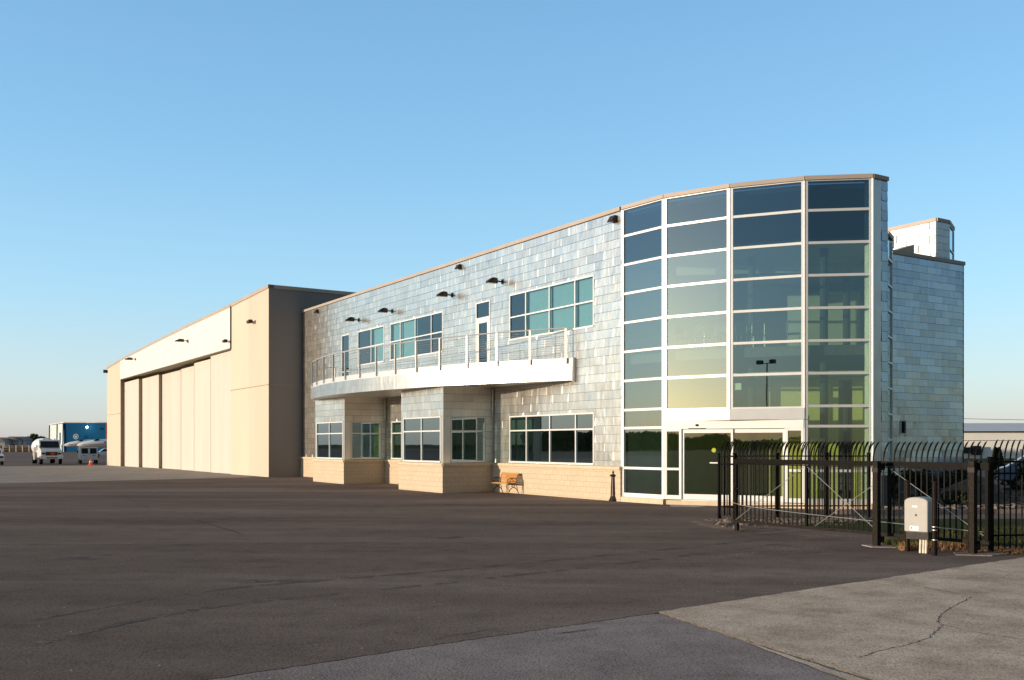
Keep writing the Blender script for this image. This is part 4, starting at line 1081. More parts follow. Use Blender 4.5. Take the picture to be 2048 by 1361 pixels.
def picket(mb,f,a,zb,zt,r=.0128,rise=.43,bend=.23):
    pts=[f(a,0,zb),f(a,0,zt-.02)]
    for k in range(1,7):
        q=k/6; pts.append(f(a,bend*(1-math.cos(q*1.15))/(1-math.cos(1.15)),zt+rise*math.sin(q*1.15)/math.sin(1.15)*.98))
    rs=[r]*(len(pts)-1)+[r*.25]
    mb.tube(pts,[x*1.25 for x in rs],4)
mb=MB(); a=.12
while a<GL-.03:
    if min(abs(a-x) for x in (.03,2.05,3.84,4.08,6.1))>.04: picket(mb,lambda s,w,z:G(s,w,z),a,.2,1.64)
    else: picket(mb,lambda s,w,z:G(s,w,z),a,1.62,1.64)
    a+=.1195
mb.build('pickets','black',gate)
for k,(p,q_) in enumerate((((.06,.22),(2.0,1.5)),((2.1,1.5),(3.8,.24)),((2.3,.22),(3.8,1.2)),((4.12,1.5),(6.05,.3)))):
    mb=MB(); mb.tube([G(p[0],-.035,p[1]),G(q_[0],-.035,q_[1])],.007,5); mb.build('tension_rod','galv',gate)
mb=MB(); mb.tube([G(-.05+6.1*k/20,-.05,.62-.25*(k/20)**.5*1.0) for k in range(21)],.007,5); mb.build('sagging_cable','galv',gate)
mb=MB(); mb.box(G(.03,-.04,.95),(.07,.07,.09)); mb.tube([G(0,-.05,.95),G(.18,-.06,.95),G(.2,-.06,1.0)],.012,5); mb.build('latch','iron',gate)
mb=MB(); mb.bar(G(.05,0,-.04),G(.05,0,.14),.08,.08,up=(gd.x,gd.y,0)); mb.build('guide_block','steelrust',gate)
# leaf box carried on the fence behind the gate
def post(label,x,y,h,w=.120,group='square steel posts carrying the sliding gate'):
    p=thing('gate_post',label,'post',(x,y,-.05),group,True,math.atan2(gd.y,gd.x))
    mb=MB(); mb.box((0,0,h/2),(w,w,h)); mb.build('post_tube','steelrust',p,bevel=.008)
    mb=MB(); mb.box((0,0,h+.006),(w+.01,w+.01,.012)); mb.build('post_cap','black',p)
    mb=MB(); mb.box((0,.0,h-.17),(w+.012,w+.012,.09)); mb.box((0,.14,h-.1),(.09,.16,.14)); mb.build('roller_bracket','iron',p)
    mb=MB(); mb.lathe([(.0,0),(.05,0),(.05,.05),(0,.05)],(0,.18,.12),10); mb.box((0,.13,.13),(.1,.12,.12)); mb.build('lower_roller','iron',p)
    return p
post('left square steel gate post with roller bracket in front of the gate',7.33,19.30,1.70)
post('right square steel gate post with roller bracket, nearest the far fence',8.60,17.92,1.74)
mb=MB(); mb.prism([(7.15,19.1),(7.6,19.0),(7.75,19.3),(7.5,19.55),(7.1,19.5)],-.06,-.035); mb.build('post_footing','asph_old',kind='structure')
mb=MB(); mb.prism([(8.2,17.75),(8.8,17.6),(9.25,17.85),(9.1,18.15),(8.35,18.15)],-.06,-.035); mb.build('post_footing','asph_old',kind='structure')
def fence(label,p,q,posts,bend_dir,ztop=1.67,pitch=.12,rails=(1.67,1.45,.28),group='black steel picket fences'):
    p=Vector(p);q=Vector(q); d=(q-p); L=d.length; d.normalize(); bd=Vector(bend_dir).normalized()
    fo=thing('picket_fence',label,'fence',(p.x,p.y,-.05),group)
    f=lambda a,w,z:(p.x+d.x*a+bd.x*w,p.y+d.y*a+bd.y*w,z)
    for z in rails:
        mb=MB(); mb.bar(f(0,0,z),f(L,0,z),.036,.036); mb.build('rail','black',fo)
    mb=MB(); a=.06
    while a<L: picket(mb,f,a,.03,ztop); a+=pitch
    mb.build('pickets','black',fo)
    for a in posts:
        mb=MB(); x,y,_=f(a,0,0); mb.box((x,y,.84),(.075,.075,1.80),math.atan2(d.y,d.x)); mb.box((x,y,1.75),(.09,.09,.03),math.atan2(d.y,d.x)); mb.build('post','black',fo)
fence('short black picket fence section left of the gate end',(5.75,26.6),(6.03,25.9),(0,.72),gq,pitch=.15)
fence('black picket fence line behind the gate, running to the glass tower',(5.85,26.65),(10.05,26.9),(1.55,2.95,4.15),(.75,.65))
fence('black picket fence right of the gate posts',(9.02,18.12),(13.6,18.75),(.02,2.6),(.75,.65))
# gate operator
opx=Vector((7.98,18.05)); ob=thing('gate_operator','pale grey plastic gate operator cabinet with arched top between two pipe bollards','gate operator',(7.71,18.15,-.05),local=True,rz=math.atan2(gd.y,gd.x)+R(8))
mb=MB(); w=.225
prof=[(-w,.40),(w,.40),(w,.97)]+[(w*math.cos(a),.97+.085*math.sin(a)) for a in [math.pi*k/12 for k in range(1,12)]]+[(-w,.97)]
mb.ext(prof,lambda a,ww,z:(a,ww,z),-.17,.17); mb.build('cover','plastic',ob,smooth=True,bevel=.02)
mb=MB(); mb.box((0,.02,.33),(.42,.28,.14)); mb.build('chassis','iron',ob)
mb=MB(); mb.tube([(.0,-.169,.72),(.0,-.180,.72)],.02,10); mb.build('lock','fix',ob)
mb=MB(); mb.box((-.02,-.1725,.88),(.10,.004,.035)); mb.box((-.03,-.1725,.47),(.17,.004,.085)); mb.build('label_plate','sticker',ob)
mb=MB(); mb.box((-.08,-.1755,.475),(.02,.003,.03)); mb.build('label_mark','fix',ob)
for k,x in enumerate((.02,.08,.13)):
    mb=MB(); mb.tube([(x,-.03,-.0),(x+.01,-.03,.3)],.022,7); mb.build('conduit','pvc',ob)
for lb,x,y in (('left black pipe bollard beside the gate operator cabinet',7.60,18.45),('right black pipe bollard in front of the gate operator cabinet',7.80,17.72)):
    t_=thing('pipe_bollard',lb,'bollard',(x,y,-.05),'pipe bollards guarding the gate operator',True)
    mb=MB(); mb.tube([(0,0,0),(0,0,1.36)],.046,14); mb.build('pipe','steelrust',t_,smooth=True)
    if y<18:
        for z in (.28,.46,.52): 
            mb=MB(); mb.tube([(0,0,z),(0,0,z+.015)],.050,12); mb.build('strap','galv',t_)
# grass, leaves, rocks, shrubs behind the gate
def blades(name,reg,n,h,m,label,seed,lean=.5,wd=.006):
    r=random.Random(seed); mb=MB(); x0,x1,y0,y1=reg
    for i in range(n):
        x=r.uniform(x0,x1);y=r.uniform(y0,y1)+ (x-x0)*.12; z=gz(y); a=r.uniform(0,6.28); hh=h*r.uniform(.4,1.2); w=wd*r.uniform(.6,1.5); l=lean*hh*r.uniform(-1,1)
        c,s=math.cos(a),math.sin(a); mb.face([(x-w*c,y-w*s,z),(x+w*c,y+w*s,z),(x+l*c,y+l*s+.3*l,z+hh)])
    mb.build(name,m,label=label,cat='grass',kind='stuff',fixn=False)
blades('grass',(7.6,9.2,18.55,20.2),6000,.11,'grass','short grass under the sliding gate',1)
blades('grass',(9.2,14.5,18.6,23.0),16000,.10,'grass','short grass behind the right fence',2)
blades('weeds',(7.5,8.9,18.45,18.75),900,.16,'chips','dry brown weeds at the foot of the gate',3)
r=random.Random(4); mb=MB()
for i in range(5200):
    x=r.gauss(9.55,.42); y=r.gauss(18.35,.22)+(x-9.2)*.12; z=gz(y)+abs(r.gauss(0,.03))+.005; a=r.uniform(0,6.28); s=r.uniform(.012,.035); tl=r.uniform(-.6,.6)
    mb.face([(x+s*math.cos(a),y+s*math.sin(a),z+s*tl),(x+s*.5*math.cos(a+1.6),y+s*.5*math.sin(a+1.6),z),(x-s*math.cos(a),y-s*math.sin(a),z-s*tl*.3),(x+s*.5*math.cos(a-1.6),y+s*.5*math.sin(a-1.6),z+.004)])
mb.build('leaf_litter','chips',label='orange brown fallen leaves and wood chips by the right fence',cat='leaves',kind='stuff',fixn=False)
def rockmesh(c,sz,seed):
    mb=MB(); mb.ball((0,0,0),1,7); r=random.Random(seed); ofs=Vector((seed*3.1,seed*1.7,0)); nv=[]
    for v in mb.v:
        v=Vector(v); k=1+.35*noise.noise(v*1.3+ofs)+.12*noise.noise(v*4+ofs); nv.append((c[0]+v.x*k*sz[0],c[1]+v.y*k*sz[1],c[2]+max(-.3,v.z)*k*sz[2]))
    mb.v=nv; return mb
rockmesh((17.1,35.2,.1),(1.0,.6,.62),5).build('boulder','rock',smooth=False,label='large rounded boulder in the planting bed behind the right fence',cat='boulder')
for k,(x,y,s,lb) in enumerate(((5.62,24.9,.17,'pale angular rock behind the short fence section, largest of the rocks'),(5.35,24.6,.10,'small rock left of the largest pale rock by the fence'),(5.85,24.3,.12,'rock just right of the gate end upright'),
    (5.2,24.1,.09,'small stone at the corner of the short fence'),(5.45,23.2,.12,'tan stone at the foot of the gate end'),(5.2,23.5,.08,'smallest stone in front of the short fence'))):
    rockmesh((x,y,-.04),(s,s*.8,s*.8),20+k).build('rock','rock',label=lb,cat='rock',group='rocks around the gate end')
r=random.Random(6); mb=MB()
for i in range(1500):
    x=r.uniform(5.2,9.6); y=24.0+ (x-5.2)*.35+r.gauss(1.0,.55); s=r.uniform(.01,.05); z=gz(y); a=r.uniform(0,3)
    mb.hexa([(x+s*math.cos(a+q),y+s*math.sin(a+q)*.8,z+zz*s*.5) for zz in (0,1) for q in (0,1.5,3.1,4.6)])
mb.build('gravel','rock',label='loose gravel and rubble behind the gate',cat='gravel',kind='stuff')

mb=MB(); pth=[(4.7,25.6),(4.75,24.3),(5.0,23.3),(5.55,22.7),(6.3,22.6)]
for i in range(len(pth)-1):
    for k in range(4):
        a=Vector(pth[i])+(Vector(pth[i+1])-Vector(pth[i]))*k/4; b=Vector(pth[i])+(Vector(pth[i+1])-Vector(pth[i]))*(k+1)/4
        c=Vector((5.8,24.8)); pa=(c-a).normalized(); pb=(c-b).normalized(); pr_=[(0,-.052),(.2,-.03),(.4,-.018),(.6,-.022),(.95,-.048)]
        for (o0,h0),(o1,h1) in zip(pr_,pr_[1:]):
            mb.face([(*(a+pa*o0),h0),(*(b+pb*o0),h0),(*(b+pb*o1),h1),(*(a+pa*o1),h1)])
mb.build('asphalt_berm','asph',kind='structure',fixn=True,smooth=True)
# ---- foliage
def leafcloud(mb,c,rad,n,sz,seed,flat=1.0):
    r=random.Random(seed); blobs=[]
    for k in range(7):
        a=r.uniform(0,6.28); q=r.uniform(.15,.62); blobs.append((Vector((math.cos(a)*q*rad[0],math.sin(a)*q*rad[1],r.uniform(-.45,.6)*rad[2])),r.uniform(.32,.55)))
    for i in range(n):
        b,k=r.choice(blobs); d=Vector((r.gauss(0,1),r.gauss(0,1),r.gauss(0,1))).normalized()*r.uniform(.55,1.0)
        p=Vector(c)+b+Vector((d.x*rad[0],d.y*rad[1],d.z*rad[2]))*k
        s=sz*r.uniform(.5,1.4); t=Vector((r.gauss(0,1),r.gauss(0,1),r.gauss(0,1))).normalized(); e=t.cross(Vector((r.gauss(0,1),r.gauss(0,1),r.gauss(0,1)))).normalized()
        mb.face([p-t*s,p+e*s*.6,p+t*s,p-e*s*.6])
def tree(label,x,y,h,w,seed,n=1400,sz=.5,group=None,cat='tree',name='tree'):
    z=gz(y); t_=thing(name,label,cat,(x,y,z),group)
    mb=MB(); mb.tube([(x,y,z-.2),(x+.1,y,z+h*.3),(x-.1,y+.1,z+h*.7)],[h*.03,h*.022,h*.008],7)
    r=random.Random(seed)
    for k in range(5):
        a=r.uniform(0,6.28); mb.tube([(x+.1,y,z+h*(.28+.06*k)),(x+math.cos(a)*w*.35,y+math.sin(a)*w*.35,z+h*(.5+.07*k))],[h*.012,h*.004],5)
    mb.build('trunk','bark',t_)
    mb=MB(); leafcloud(mb,(x,y,z+h*.56),(w*.5,w*.45,h*.46),n,sz,seed); mb.build('crown','leaf',t_,fixn=False)
def px(x,Y): return (x-1024)/1920*Y
tr=[(62,335,7.2,6.5,'tall broad tree at the left end of the clump beside the blue hangar'),(70,330,7.6,7,'tallest tree of the clump left of the blue hangar'),(79,332,6.8,6,'round tree in the middle of the clump left of the blue hangar'),(90,338,5.4,5,'small round tree touching the pale end of the blue hangar'),
 (8,345,4.8,8,'low spreading tree above the far houses at the left edge'),(27,350,5.0,7,'round dark tree over the far grey houses'),(44,345,4.4,9,'wide low tree between the far houses and the tall clump'),(54,338,4.0,6,'low bush-like tree just left of the tall clump'),(-25,345,5,9,'tree outside the left edge of the far houses')]
for k,(x,Y,h,w,lb) in enumerate(tr): tree(lb,px(x+3,Y),Y,h*.74,w*.85,100+k,1500,.42,'trees on the far side of the airfield')
for k,(x,Y,w_,h_,lb) in enumerate(((20,322,9,3.6,'long grey house left of the far trees'),(38,324,6,3.9,'grey two-gabled house at the far left, middle of three'),(4,318,5,3.2,'brown house at the far left edge'))):
    X=px(x,Y); z=gz(Y); t_=thing('far_house',lb,'house',(X,Y,z),'houses beyond the airfield')
    mb=MB(); mb.box((X,Y,z+h_/2-.2),(w_,6,h_)); mb.build('wall','house',t_)
    mb=MB(); mb.ext([(-w_/2-.3,h_-.2),(w_/2+.3,h_-.2),(w_/2*.55,h_+1.0),(-w_/2*.55,h_+1.0)],lambda a,w,zz:(X+a,Y+w,z+zz),-3.3,3.3); mb.build('roof','houser',t_)
    for q in (-.3,0,.3):
        mb=MB(); mb.box((X+q*w_,Y-3.02,z+h_*.45),(.9,.06,1.1)); mb.build('window','carglass',t_)
mb=MB(); r=random.Random(9)
for i in range(5000):
    x=px(r.uniform(-30,60),300)+0; y=r.uniform(296,306); z=gz(y)+r.uniform(0,1.7)*(.6+.4*math.sin(x*.8)); s=r.uniform(.1,.3); a=r.uniform(0,3)
    mb.face([(x-s*math.cos(a),y-s*math.sin(a),z),(x,y,z-s*.7),(x+s*math.cos(a),y+s*math.sin(a),z+.1),(x,y+.1,z+s)])
mb.build('dry_brush','brush',label='reddish dry brush along the far airfield fence',cat='brush',kind='stuff',fixn=False)
ff=thing('far_fence','pale post fence along the far airfield edge','fence',(px(0,290),290,gz(290)))
for k in range(9):
    x=px(-20+k*13,290); mb=MB(); mb.bar((x,290,gz(290)),(x,290,gz(290)+2.0),.22,.22); mb.build('post','cap',ff)
mb=MB()
for z in (.6,1.2,1.8): mb.bar((px(-20,290),290,gz(290)+z),(px(84,290),290,gz(290)+z),.06,.06)
mb.build('rail','galv',ff)
# wood far behind the camera: only its reflection shows in the lower windows
mb=MB(); r=random.Random(12)
for i in range(26000):
    a=R(r.uniform(150,262)); rad=r.uniform(300,345); x=math.cos(a)*rad;y=math.sin(a)*rad
    hh=(5.0+3.2*noise.noise(Vector((a*7,0,3)))+1.8*noise.noise(Vector((a*28,0,3)))); z=-.3+hh*r.random()**.6; s=r.uniform(.6,1.5); q=r.uniform(0,3)
    mb.face([(x-s*math.cos(q),y-s*math.sin(q),z),(x,y,z-s),(x+s*math.cos(q),y+s*math.sin(q),z+.2),(x,y+.1,z+s*.8)])
mb.build('distant_wood','leafd',label='dark wood mirrored along the horizon in the lower windows',cat='wood',kind='stuff',fixn=False)
# lamp pole mirrored in the third facet
lp=thing('light_pole','tall apron light pole seen mirrored in the glass tower','light pole',(-14.2,-7.6,-.05),local=True)
mb=MB(); mb.tube([(0,0,0),(0,0,8.4)],[.09,.05],8); mb.build('pole','fix',lp)
mb=MB(); mb.tube([(-.5,0,8.35),(.5,0,8.35)],.035,6); mb.build('crossarm','fix',lp)
for sx in (-.55,.55):
    mb=MB(); mb.box((sx,.1,8.45),(.42,.34,.3)); mb.build('floodlight','fix',lp)
# shrubs in the bed behind the fence
def shrub(label,x,y,rad,h,seed,n=900):
    z=gz(y); t_=thing('shrub',label,'shrub',(x,y,z),'shrubs in the bed behind the gate')
    mb=MB(); r=random.Random(seed)
    for k in range(6):
        a=r.uniform(0,6.28); mb.tube([(x,y,z-.05),(x+math.cos(a)*rad*.5,y+math.sin(a)*rad*.5,z+h*.6)],[.03,.01],5)
    mb.build('stems','bark',t_)
    mb=MB(); leafcloud(mb,(x,y,z+h*.5),(rad,rad,h*.55),n,.07,seed); mb.build('foliage','leafd',t_,fixn=False)
for k,(x,y,rd,h,lb) in enumerate(((13.9,35.5,.7,1.1,'dark shrub at the foot of the shingled wing, leftmost'),(15.6,36.6,.9,1.4,'tall dark shrub in front of the louver on the shingled wing'),(17.8,38.5,.9,1.3,'dark shrub right of the tall one before the shingled wing'),
    (18.9,40.5,.8,1.2,'dark shrub below the right corner of the shingled wing'),(20.6,38.2,.7,1.5,'upright dark shrub right of the wing corner, behind the fence'),(23.5,45,1.1,1.0,'bushy dark shrub beside the parked blue car'),(14.6,31.6,.5,.6,'low shrub by the road kerb behind the gate operator'),(19.4,33.4,.6,.6,'low shrub in front of the boulder'))):
    shrub(lb,x,y,rd,h,200+k)
mb=MB(); r=random.Random(15)
for i in range(2600):
    x=r.uniform(11.5,24); y=r.uniform(29.2,38)+ (x-11.5)*.25; s=r.uniform(.03,.14); z=gz(y); a=r.uniform(0,3)
    mb.hexa([(x+s*math.cos(a+q),y+s*math.sin(a+q)*.8,z+zz*s*.7) for zz in (0,1) for q in (0,1.5,3.1,4.6)])
mb.build('river_rock','rock',label='loose river rock over the shaded planting bed',cat='rocks',kind='stuff')
# conifer behind fence against the far wall
t_=thing('young_conifer','small dark conifer just above the fence rail before the far white building','tree',(px(1995,75),75,-.1))
X=px(1995,75); mb=MB(); mb.tube([(X,75,-.1),(X,75,1.7)],[.08,.02],6); mb.build('trunk','bark',t_)
mb=MB(); r=random.Random(33)
for i in range(1500):
    z=r.uniform(.2,1.8); q=(1.9-z)/1.7*.5; a=r.uniform(0,6.28); d=r.uniform(.2,1)*q; s=.12
    p=Vector((X+math.cos(a)*d,75+math.sin(a)*d,z-d*.3-.1)); mb.face([p,p+Vector((math.cos(a)*s*2,math.sin(a)*s*2,-.05)),p+Vector((math.cos(a)*s,math.sin(a)*s,.12))])
mb.build('crown','leafd',t_,fixn=False)

# ================================================================== FAR BUILDINGS
bh=thing('blue_hangar','dark blue hangar with a pale lit end wall at the far left','hangar',(-135,290,-.3))
ca=Vector((-135.4,290)); cb=Vector((-154,320)); cc=Vector((-60,286)); cdv=Vector((-79,316))
mb=MB(); wall_backing(mb,cb,ca,outn(cb,ca),-.5,8.3); mb.build('end_wall','pale',bh)
mb=MB(); wall_backing(mb,ca,cc,outn(ca,cc),-.5,8.45); mb.build('front_wall','blue',bh)
mb=MB(); mb.prism([V2(ca),V2(cc),V2(cdv),V2(cb)],8.46,8.75); mb.build('roof','roofw',bh)
mb=MB()
for f_ in (.0,.42,1.0): 
    p=ca+(cb-ca)*f_; mb.bar((p.x-.2,p.y-.25,-.3),(p.x-.1,p.y-.15,8.3),.25,.25)
mb.build('corner_trim','blue',bh)
mb=MB(); o=outn(cb,ca); p=ca+(cb-ca)*.2+o*.1; dd=(cb-ca).normalized()
pts=[(0,5.6),(1.9,5.6),(1.7,2.6),(.9,1.6),(.2,3.0)]
mb.ext(pts,lambda a,w,z:(p.x+dd.x*a+o.x*w,p.y+dd.y*a+o.y*w,z),0,.08); mb.build('wall_emblem','blue',bh)
o=outn(ca,cc); mb=MB(); cx=px(154,289.5)
for k in range(28):
    a0=2*math.pi*k/28;a1=2*math.pi*(k+1)/28
    for r0,r1 in ((.62,.80),(.0,.30)): mb.face([(cx+r_*math.cos(q)*1,288.7,4.3+r_*math.sin(q)) for r_,q in ((r0,a0),(r1,a0),(r1,a1),(r0,a1))])
for k in (-.25,.05,.35): mb.face([(cx-.4,288.6,4.25+k-.1),(cx+.4,288.6,4.25+k-.1),(cx+.4,288.6,4.25+k),(cx-.4,288.6,4.25+k)])
mb.build('round_sign','pale',bh,fixn=False)
mb=MB(); mb.ball((px(174,288),288,7.1),.30,6); mb.build('lit_wall_lamp','lamp',bh)
mb=MB(); mb.bar((px(212,288),288.2,-.3),(px(212,288),288.2,8.4),.35,.3); mb.build('red_trim','red',bh)

rb=thing('white_building','long low white metal building with pale roof behind the right fence','building',(82,150,-.1))
ra,rb_=Vector((66,157)),Vector((125,152)); hh=4.05
mb=MB(); wall_backing(mb,ra,rb_,outn(ra,rb_),-.3,hh); mb.build('wall','wallw',rb)
dd=(rb_-ra).normalized(); nn=-outn(ra,rb_)
mb=MB(); P=[(*(ra-dd*.3-nn*.4),hh-.05),(*(rb_-nn*.4),hh-.05),(*(rb_+nn*18),hh+1.65),(*(ra+nn*18),hh+1.65)]
mb.hexa(P+[(x,y,z+.12) for x,y,z in P]); mb.build('roof','roofw',rb)
mb=MB(); a=ra-nn*.02; mb.bar((*a,2.62),(*(rb_-nn*.02),2.62),.05,.07); mb.bar((*(ra-nn*.45),hh),(*(rb_-nn*.45),hh),.12,.14); mb.build('gutter','fix',rb)
for k,(q0,lb) in enumerate(((px(1930,156),None),(px(1949,156),None))):
    mb=MB(); mb.box((q0,155.4,1.0),(1.6,.1,1.5 if k else 1.0)); mb.build('door','carglass',rb)
mb=MB(); mb.box((px(2020,156),155.0,.95),(.5,.06,.9)); mb.build('wall_sign','sticker',rb)
# power lines
for k,(y0,y1,z0,z1) in enumerate(((836,841,0,0),(847,849,0,0),)):
    Y=210; mb=MB(); pts=[]
    for i in range(13):
        x=1850+i*40; y=y0+(y1-y0)*i/12*1.3+1.6*math.sin(math.pi*i/12); pts.append((px(x,Y),Y,2+(889-y)*Y/1920))
    mb.tube(pts,.045,4); mb.build('power_line','black',label=('upper' if k==0 else 'lower')+' thin black power line over the far white building',cat='power line',group='power lines at the right')

# ================================================================== VEHICLES, AIRCRAFT
def wheel(parent,x,y,r,w,name='wheel'):
    mb=MB(); mb.tube([(x-w/2,y,r),(x+w/2,y,r)],r,16); wo_=mb.build(name,'rubber',parent)
    mb=MB(); mb.tube([(x-w/2-.01,y,r),(x+w/2+.01,y,r)],r*.5,10); mb.build('rim','chrome',wo_)
# fuel truck: local frame, nose towards -y
ft=thing('fuel_truck','white fuel tanker truck facing the camera on the left apron','truck',(-54.0,112,-.3),local=True,rz=R(33))
L_=lambda a,w,z:(w,a,z)
mb=MB(); mb.ext([(-1.9,.95),(-1.9,1.35),(-1.75,1.62),(-.55,1.85),(-.15,2.72),(.1,2.82),(1.3,2.85),(1.3,.75),(-1.2,.75)],L_,-1.12,1.12); mb.build('cab','white',ft,bevel=.07)
mb=MB(); mb.face([(-1.02,-.60,1.93),(1.02,-.60,1.93),(.94,-.22,2.66),(-.94,-.22,2.66)]); w_=mb.build('windshield','carglass',ft)
w_.location=(0,-.05,0)
mb=MB(); mb.box((0,-2.08,.80),(2.42,.34,.40)); mb.build('bumper','white',ft,bevel=.04)
mb=MB(); mb.box((0,-2.262,.74),(1.1,.02,.10)); mb.build('bumper_slot','fix',ft)
mb=MB(); mb.box((0,-1.94,1.22),(1.25,.1,.40)); gr=mb.build('grille','fix',ft)
mb=MB(); mb.ball((.12,-2.0,1.22),.2,6,(1.4,.15,.8)); mb.build('grille_badge','orange',gr)
for sx in (-1,1):
    mb=MB(); mb.ball((sx*.84,-1.86,1.22),.19,6,(1.15,.5,.75)); mb.build('headlight','carglass',ft)
    mb=MB(); mb.box((sx*1.34,-.35,1.95),(.14,.12,.5)); mb.bar((sx*1.1,-.3,2.1),(sx*1.34,-.35,2.1),.03,.03); mb.build('mirror','white',ft)
    mb=MB(); mb.box((sx*.99,-.4,2.25),(.03,.1,.3)); mb.build('marker_stripe','white',ft)
    wheel(ft,sx*1.0,-1.2,.48,.3); wheel(ft,sx*.98,5.0,.5,.5)
mb=MB(); mb.tube([(0,1.6,1.95),(0,1.7,1.95),(0,7.2,1.95),(0,7.3,1.95)],[.95,1.08,1.08,.95],20); mb.build('tank','white',ft,smooth=True)
mb=MB(); mb.box((0,3.0,.8),(1.0,9.2,.22)); mb.box((-1.0,3.6,.95),(.35,2.6,.8)); mb.box((1.0,3.6,.95),(.35,2.6,.8)); mb.build('chassis','galv',ft)
mb=MB(); mb.box((-1.25,2.4,1.2),(.12,.8,1.5)); mb.build('pump_panel','galv',ft)
for k in (-.6,0,.6):
    mb=MB(); mb.box((k,-.0,2.9),(.16,.1,.08)); mb.build('roof_marker','orange',ft)
# pickup nose at left edge
pk=thing('pickup_truck','white pickup nose cut by the left picture edge','pickup',(-57.75,106.5,-.28),local=True,rz=R(34))
mb=MB(); mb.ext([(-2.4,.55),(-2.4,1.0),(-2.2,1.15),(-.9,1.25),(-.35,1.8),(.9,1.85),(1.2,1.25),(2.7,1.25),(2.7,.5)],L_,-.98,.98); mb.build('body','white',pk,bevel=.06)
mb=MB(); mb.box((0,-2.47,.55),(2.0,.2,.28)); mb.build('bumper','galv',pk,bevel=.03)
for sx in (-1,1):
    mb=MB(); mb.box((sx*.74,-2.41,.88),(.38,.06,.2)); mb.build('headlight','carglass',pk); wheel(pk,sx*.86,-1.5,.4,.26); wheel(pk,sx*.86,1.7,.4,.26)
mb=MB(); mb.face([(-.85,-.86,1.30),(.85,-.86,1.30),(.78,-.38,1.76),(-.78,-.38,1.76)]); mb.build('windshield','carglass',pk).location=(0,-.04,.02)
# service vehicle seen from behind with open hatch
sv=thing('service_van','small white service van seen from behind with its rear open','van',(px(178,113),113,-.3),local=True,rz=R(27))
mb=MB(); mb.ext([(0,.45),(0,1.15),(.05,1.2),(.05,1.95),(3.2,1.95),(3.9,1.25),(4.6,1.1),(4.6,.45)],L_,-.96,.96); mb.build('body','white',sv,bevel=.05)
mb=MB(); mb.box((0,.03,1.52),(1.6,.06,.62)); mb.build('open_hatch','dark',sv)
mb=MB(); mb.box((0,-.06,.78),(1.86,.1,.62)); mb.build('tailgate','white',sv,bevel=.02)
mb=MB(); mb.box((0,-.06,1.5),(.22,.08,.6)); mb.build('rear_pillar','white',sv)
for k,sx in enumerate((-.62,-.42,.42,.62)):
    mb=MB(); mb.box((sx,-.12,.98),(.12,.03,.06)); mb.build('tail_light','fix' if k%3 else 'red',sv)
for sx in (-1,1): wheel(sv,sx*.85,.75,.34,.24); wheel(sv,sx*.85,3.7,.34,.24)
# white car behind the hangar corner
def car(label,x,y,rz,m,name='parked_car'):
    c=thing(name,label,'car',(x,y,gz(y)),local=True,rz=rz)
    mb=MB(); mb.ext([(-2.3,.4),(-2.35,.75),(-2.1,.92),(-1.1,1.02),(-.45,1.52),(1.2,1.55),(1.95,1.05),(2.3,.95),(2.3,.4)],L_,-.9,.9); mb.build('body',m,c,bevel=.06)
    for sx in (-1,1):
        mb=MB(); mb.face([(sx*.905,-.95,1.04),(sx*.905,-.42,1.46),(sx*.905,1.1,1.48),(sx*.905,1.7,1.06)]); mb.build('side_window','carglass',c)
        mb=MB(); mb.box((sx*.66,-2.33,.72),(.32,.06,.14)); mb.build('headlight','chrome',c)
        wheel(c,sx*.82,-1.45,.34,.22); wheel(c,sx*.82,1.4,.34,.22)
    mb=MB(); mb.face([(-.78,-1.06,1.06),(.78,-1.06,1.06),(.7,-.48,1.50),(-.7,-.48,1.50)]); mb.build('windshield','carglass',c).location=(0,-.03,.02)
    return c
car('white car nose showing past the far corner of the tan hangar',px(212,168),168,R(-62),'white')
M['carblue']=mat('pale_blue_car_paint',(.16,.22,.34),.3,.3,.05,2,coat=.5)
car('pale blue car parked behind the right fence',24.6,43.5,R(65),'carblue')
# traffic cone
cn=thing('traffic_cone','orange traffic cone standing behind the white service van','traffic cone',(px(181,104.5),104.5,-.3),local=True)
mb=MB(); mb.box((0,0,.03),(.55,.55,.06)); mb.build('base','orange',cn)
mb=MB(); mb.lathe([(.2,.05),(.13,.3),(.09,.48),(.03,.72),(0,.72)],n=14); mb.build('cone','orange',cn)
mb=MB(); mb.lathe([(.135,.34),(.112,.45)],n=14); mb.build('reflective_band','sticker',cn)
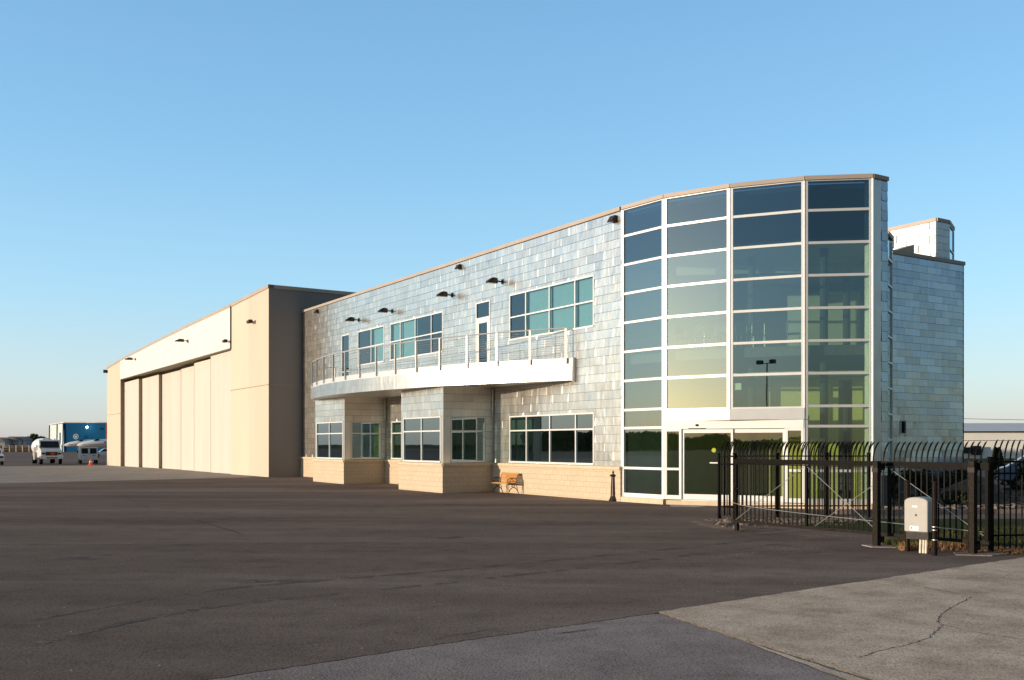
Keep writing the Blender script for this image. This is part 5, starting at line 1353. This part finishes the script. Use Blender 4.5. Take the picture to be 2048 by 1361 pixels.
# aircraft
def plane(label,x,y,sc):
    a=thing('jet_aircraft',label,'aircraft',(x,y,gz(y)),'small jets parked before the blue hangar',True,R(20))
    mb=MB(); zc=2.35
    pts=[(0,-.35,.12),(.5,-.28,.40),(1.5,-.12,.66),(3.2,.02,.86),(4.6,.12,1.0),(6.0,.2,1.05),(13.5,.2,1.05),(17,.45,.7),(19.5,.8,.25)]
    mb.tube([(p[0]*sc,0,zc+p[1]*.9) for p in pts],[p[2]*sc for p in pts],16); mb.build('fuselage','white',a,smooth=True)
    mb=MB(); mb.ext([(3.6,.78),(4.6,1.28),(5.0,1.3),(4.7,.85)],lambda q,w,z:(q*sc,w,zc+z*sc),-.80*sc,.80*sc); mb.build('cockpit_window','carglass',a)
    mb=MB()
    for k in range(6): mb.box(((6.3+k*1.1)*sc,-1.02*sc,zc+.45),(.34,.08,.3))
    mb.build('cabin_windows','carglass',a)
    mb=MB(); mb.bar((1.2*sc,-.99*sc,zc-.12),(17*sc,-1.0*sc,zc-.12),.04,.07); mb.build('stripe','red',a)
    mb=MB(); mb.tube([(3.6*sc,0,0.3),(3.6*sc,0,1.7)],.09,8); g_=mb.build('nose_gear','chrome',a)
    mb=MB(); mb.tube([(3.6*sc,-.12,.28),(3.6*sc,.12,.28)],.28,12); mb.build('tyre','rubber',g_)
    mb=MB(); mb.ext([(8,.0),(11,.0),(12.5,.1),(11.2,.12)],lambda q,w,z:(q*sc+abs(w)*.25,w,zc-.9+z),-8,8); mb.build('wing','white',a)
    mb=MB(); mb.ext([(15.5,.6),(19.5,.9),(20.8,3.6),(19.2,3.6)],lambda q,w,z:(q*sc,w,zc+z),-.12,.12); mb.build('tail_fin','white',a)
    for sx in (-1,1):
        mb=MB(); mb.tube([(10.5*sc,sx*1.6,.3),(10.5*sc,sx*1.6,1.4)],.08,6); mb.build('main_gear','chrome',a)
plane('rear white jet with its nose furthest left before the blue hangar',px(128,258),258,.95)
plane('front white jet overlapping the other, nose just above the service van',px(154,232),232,1.0)
# clean helper properties
for o in D.objects:
    if '_o' in o.keys(): del o['_o']
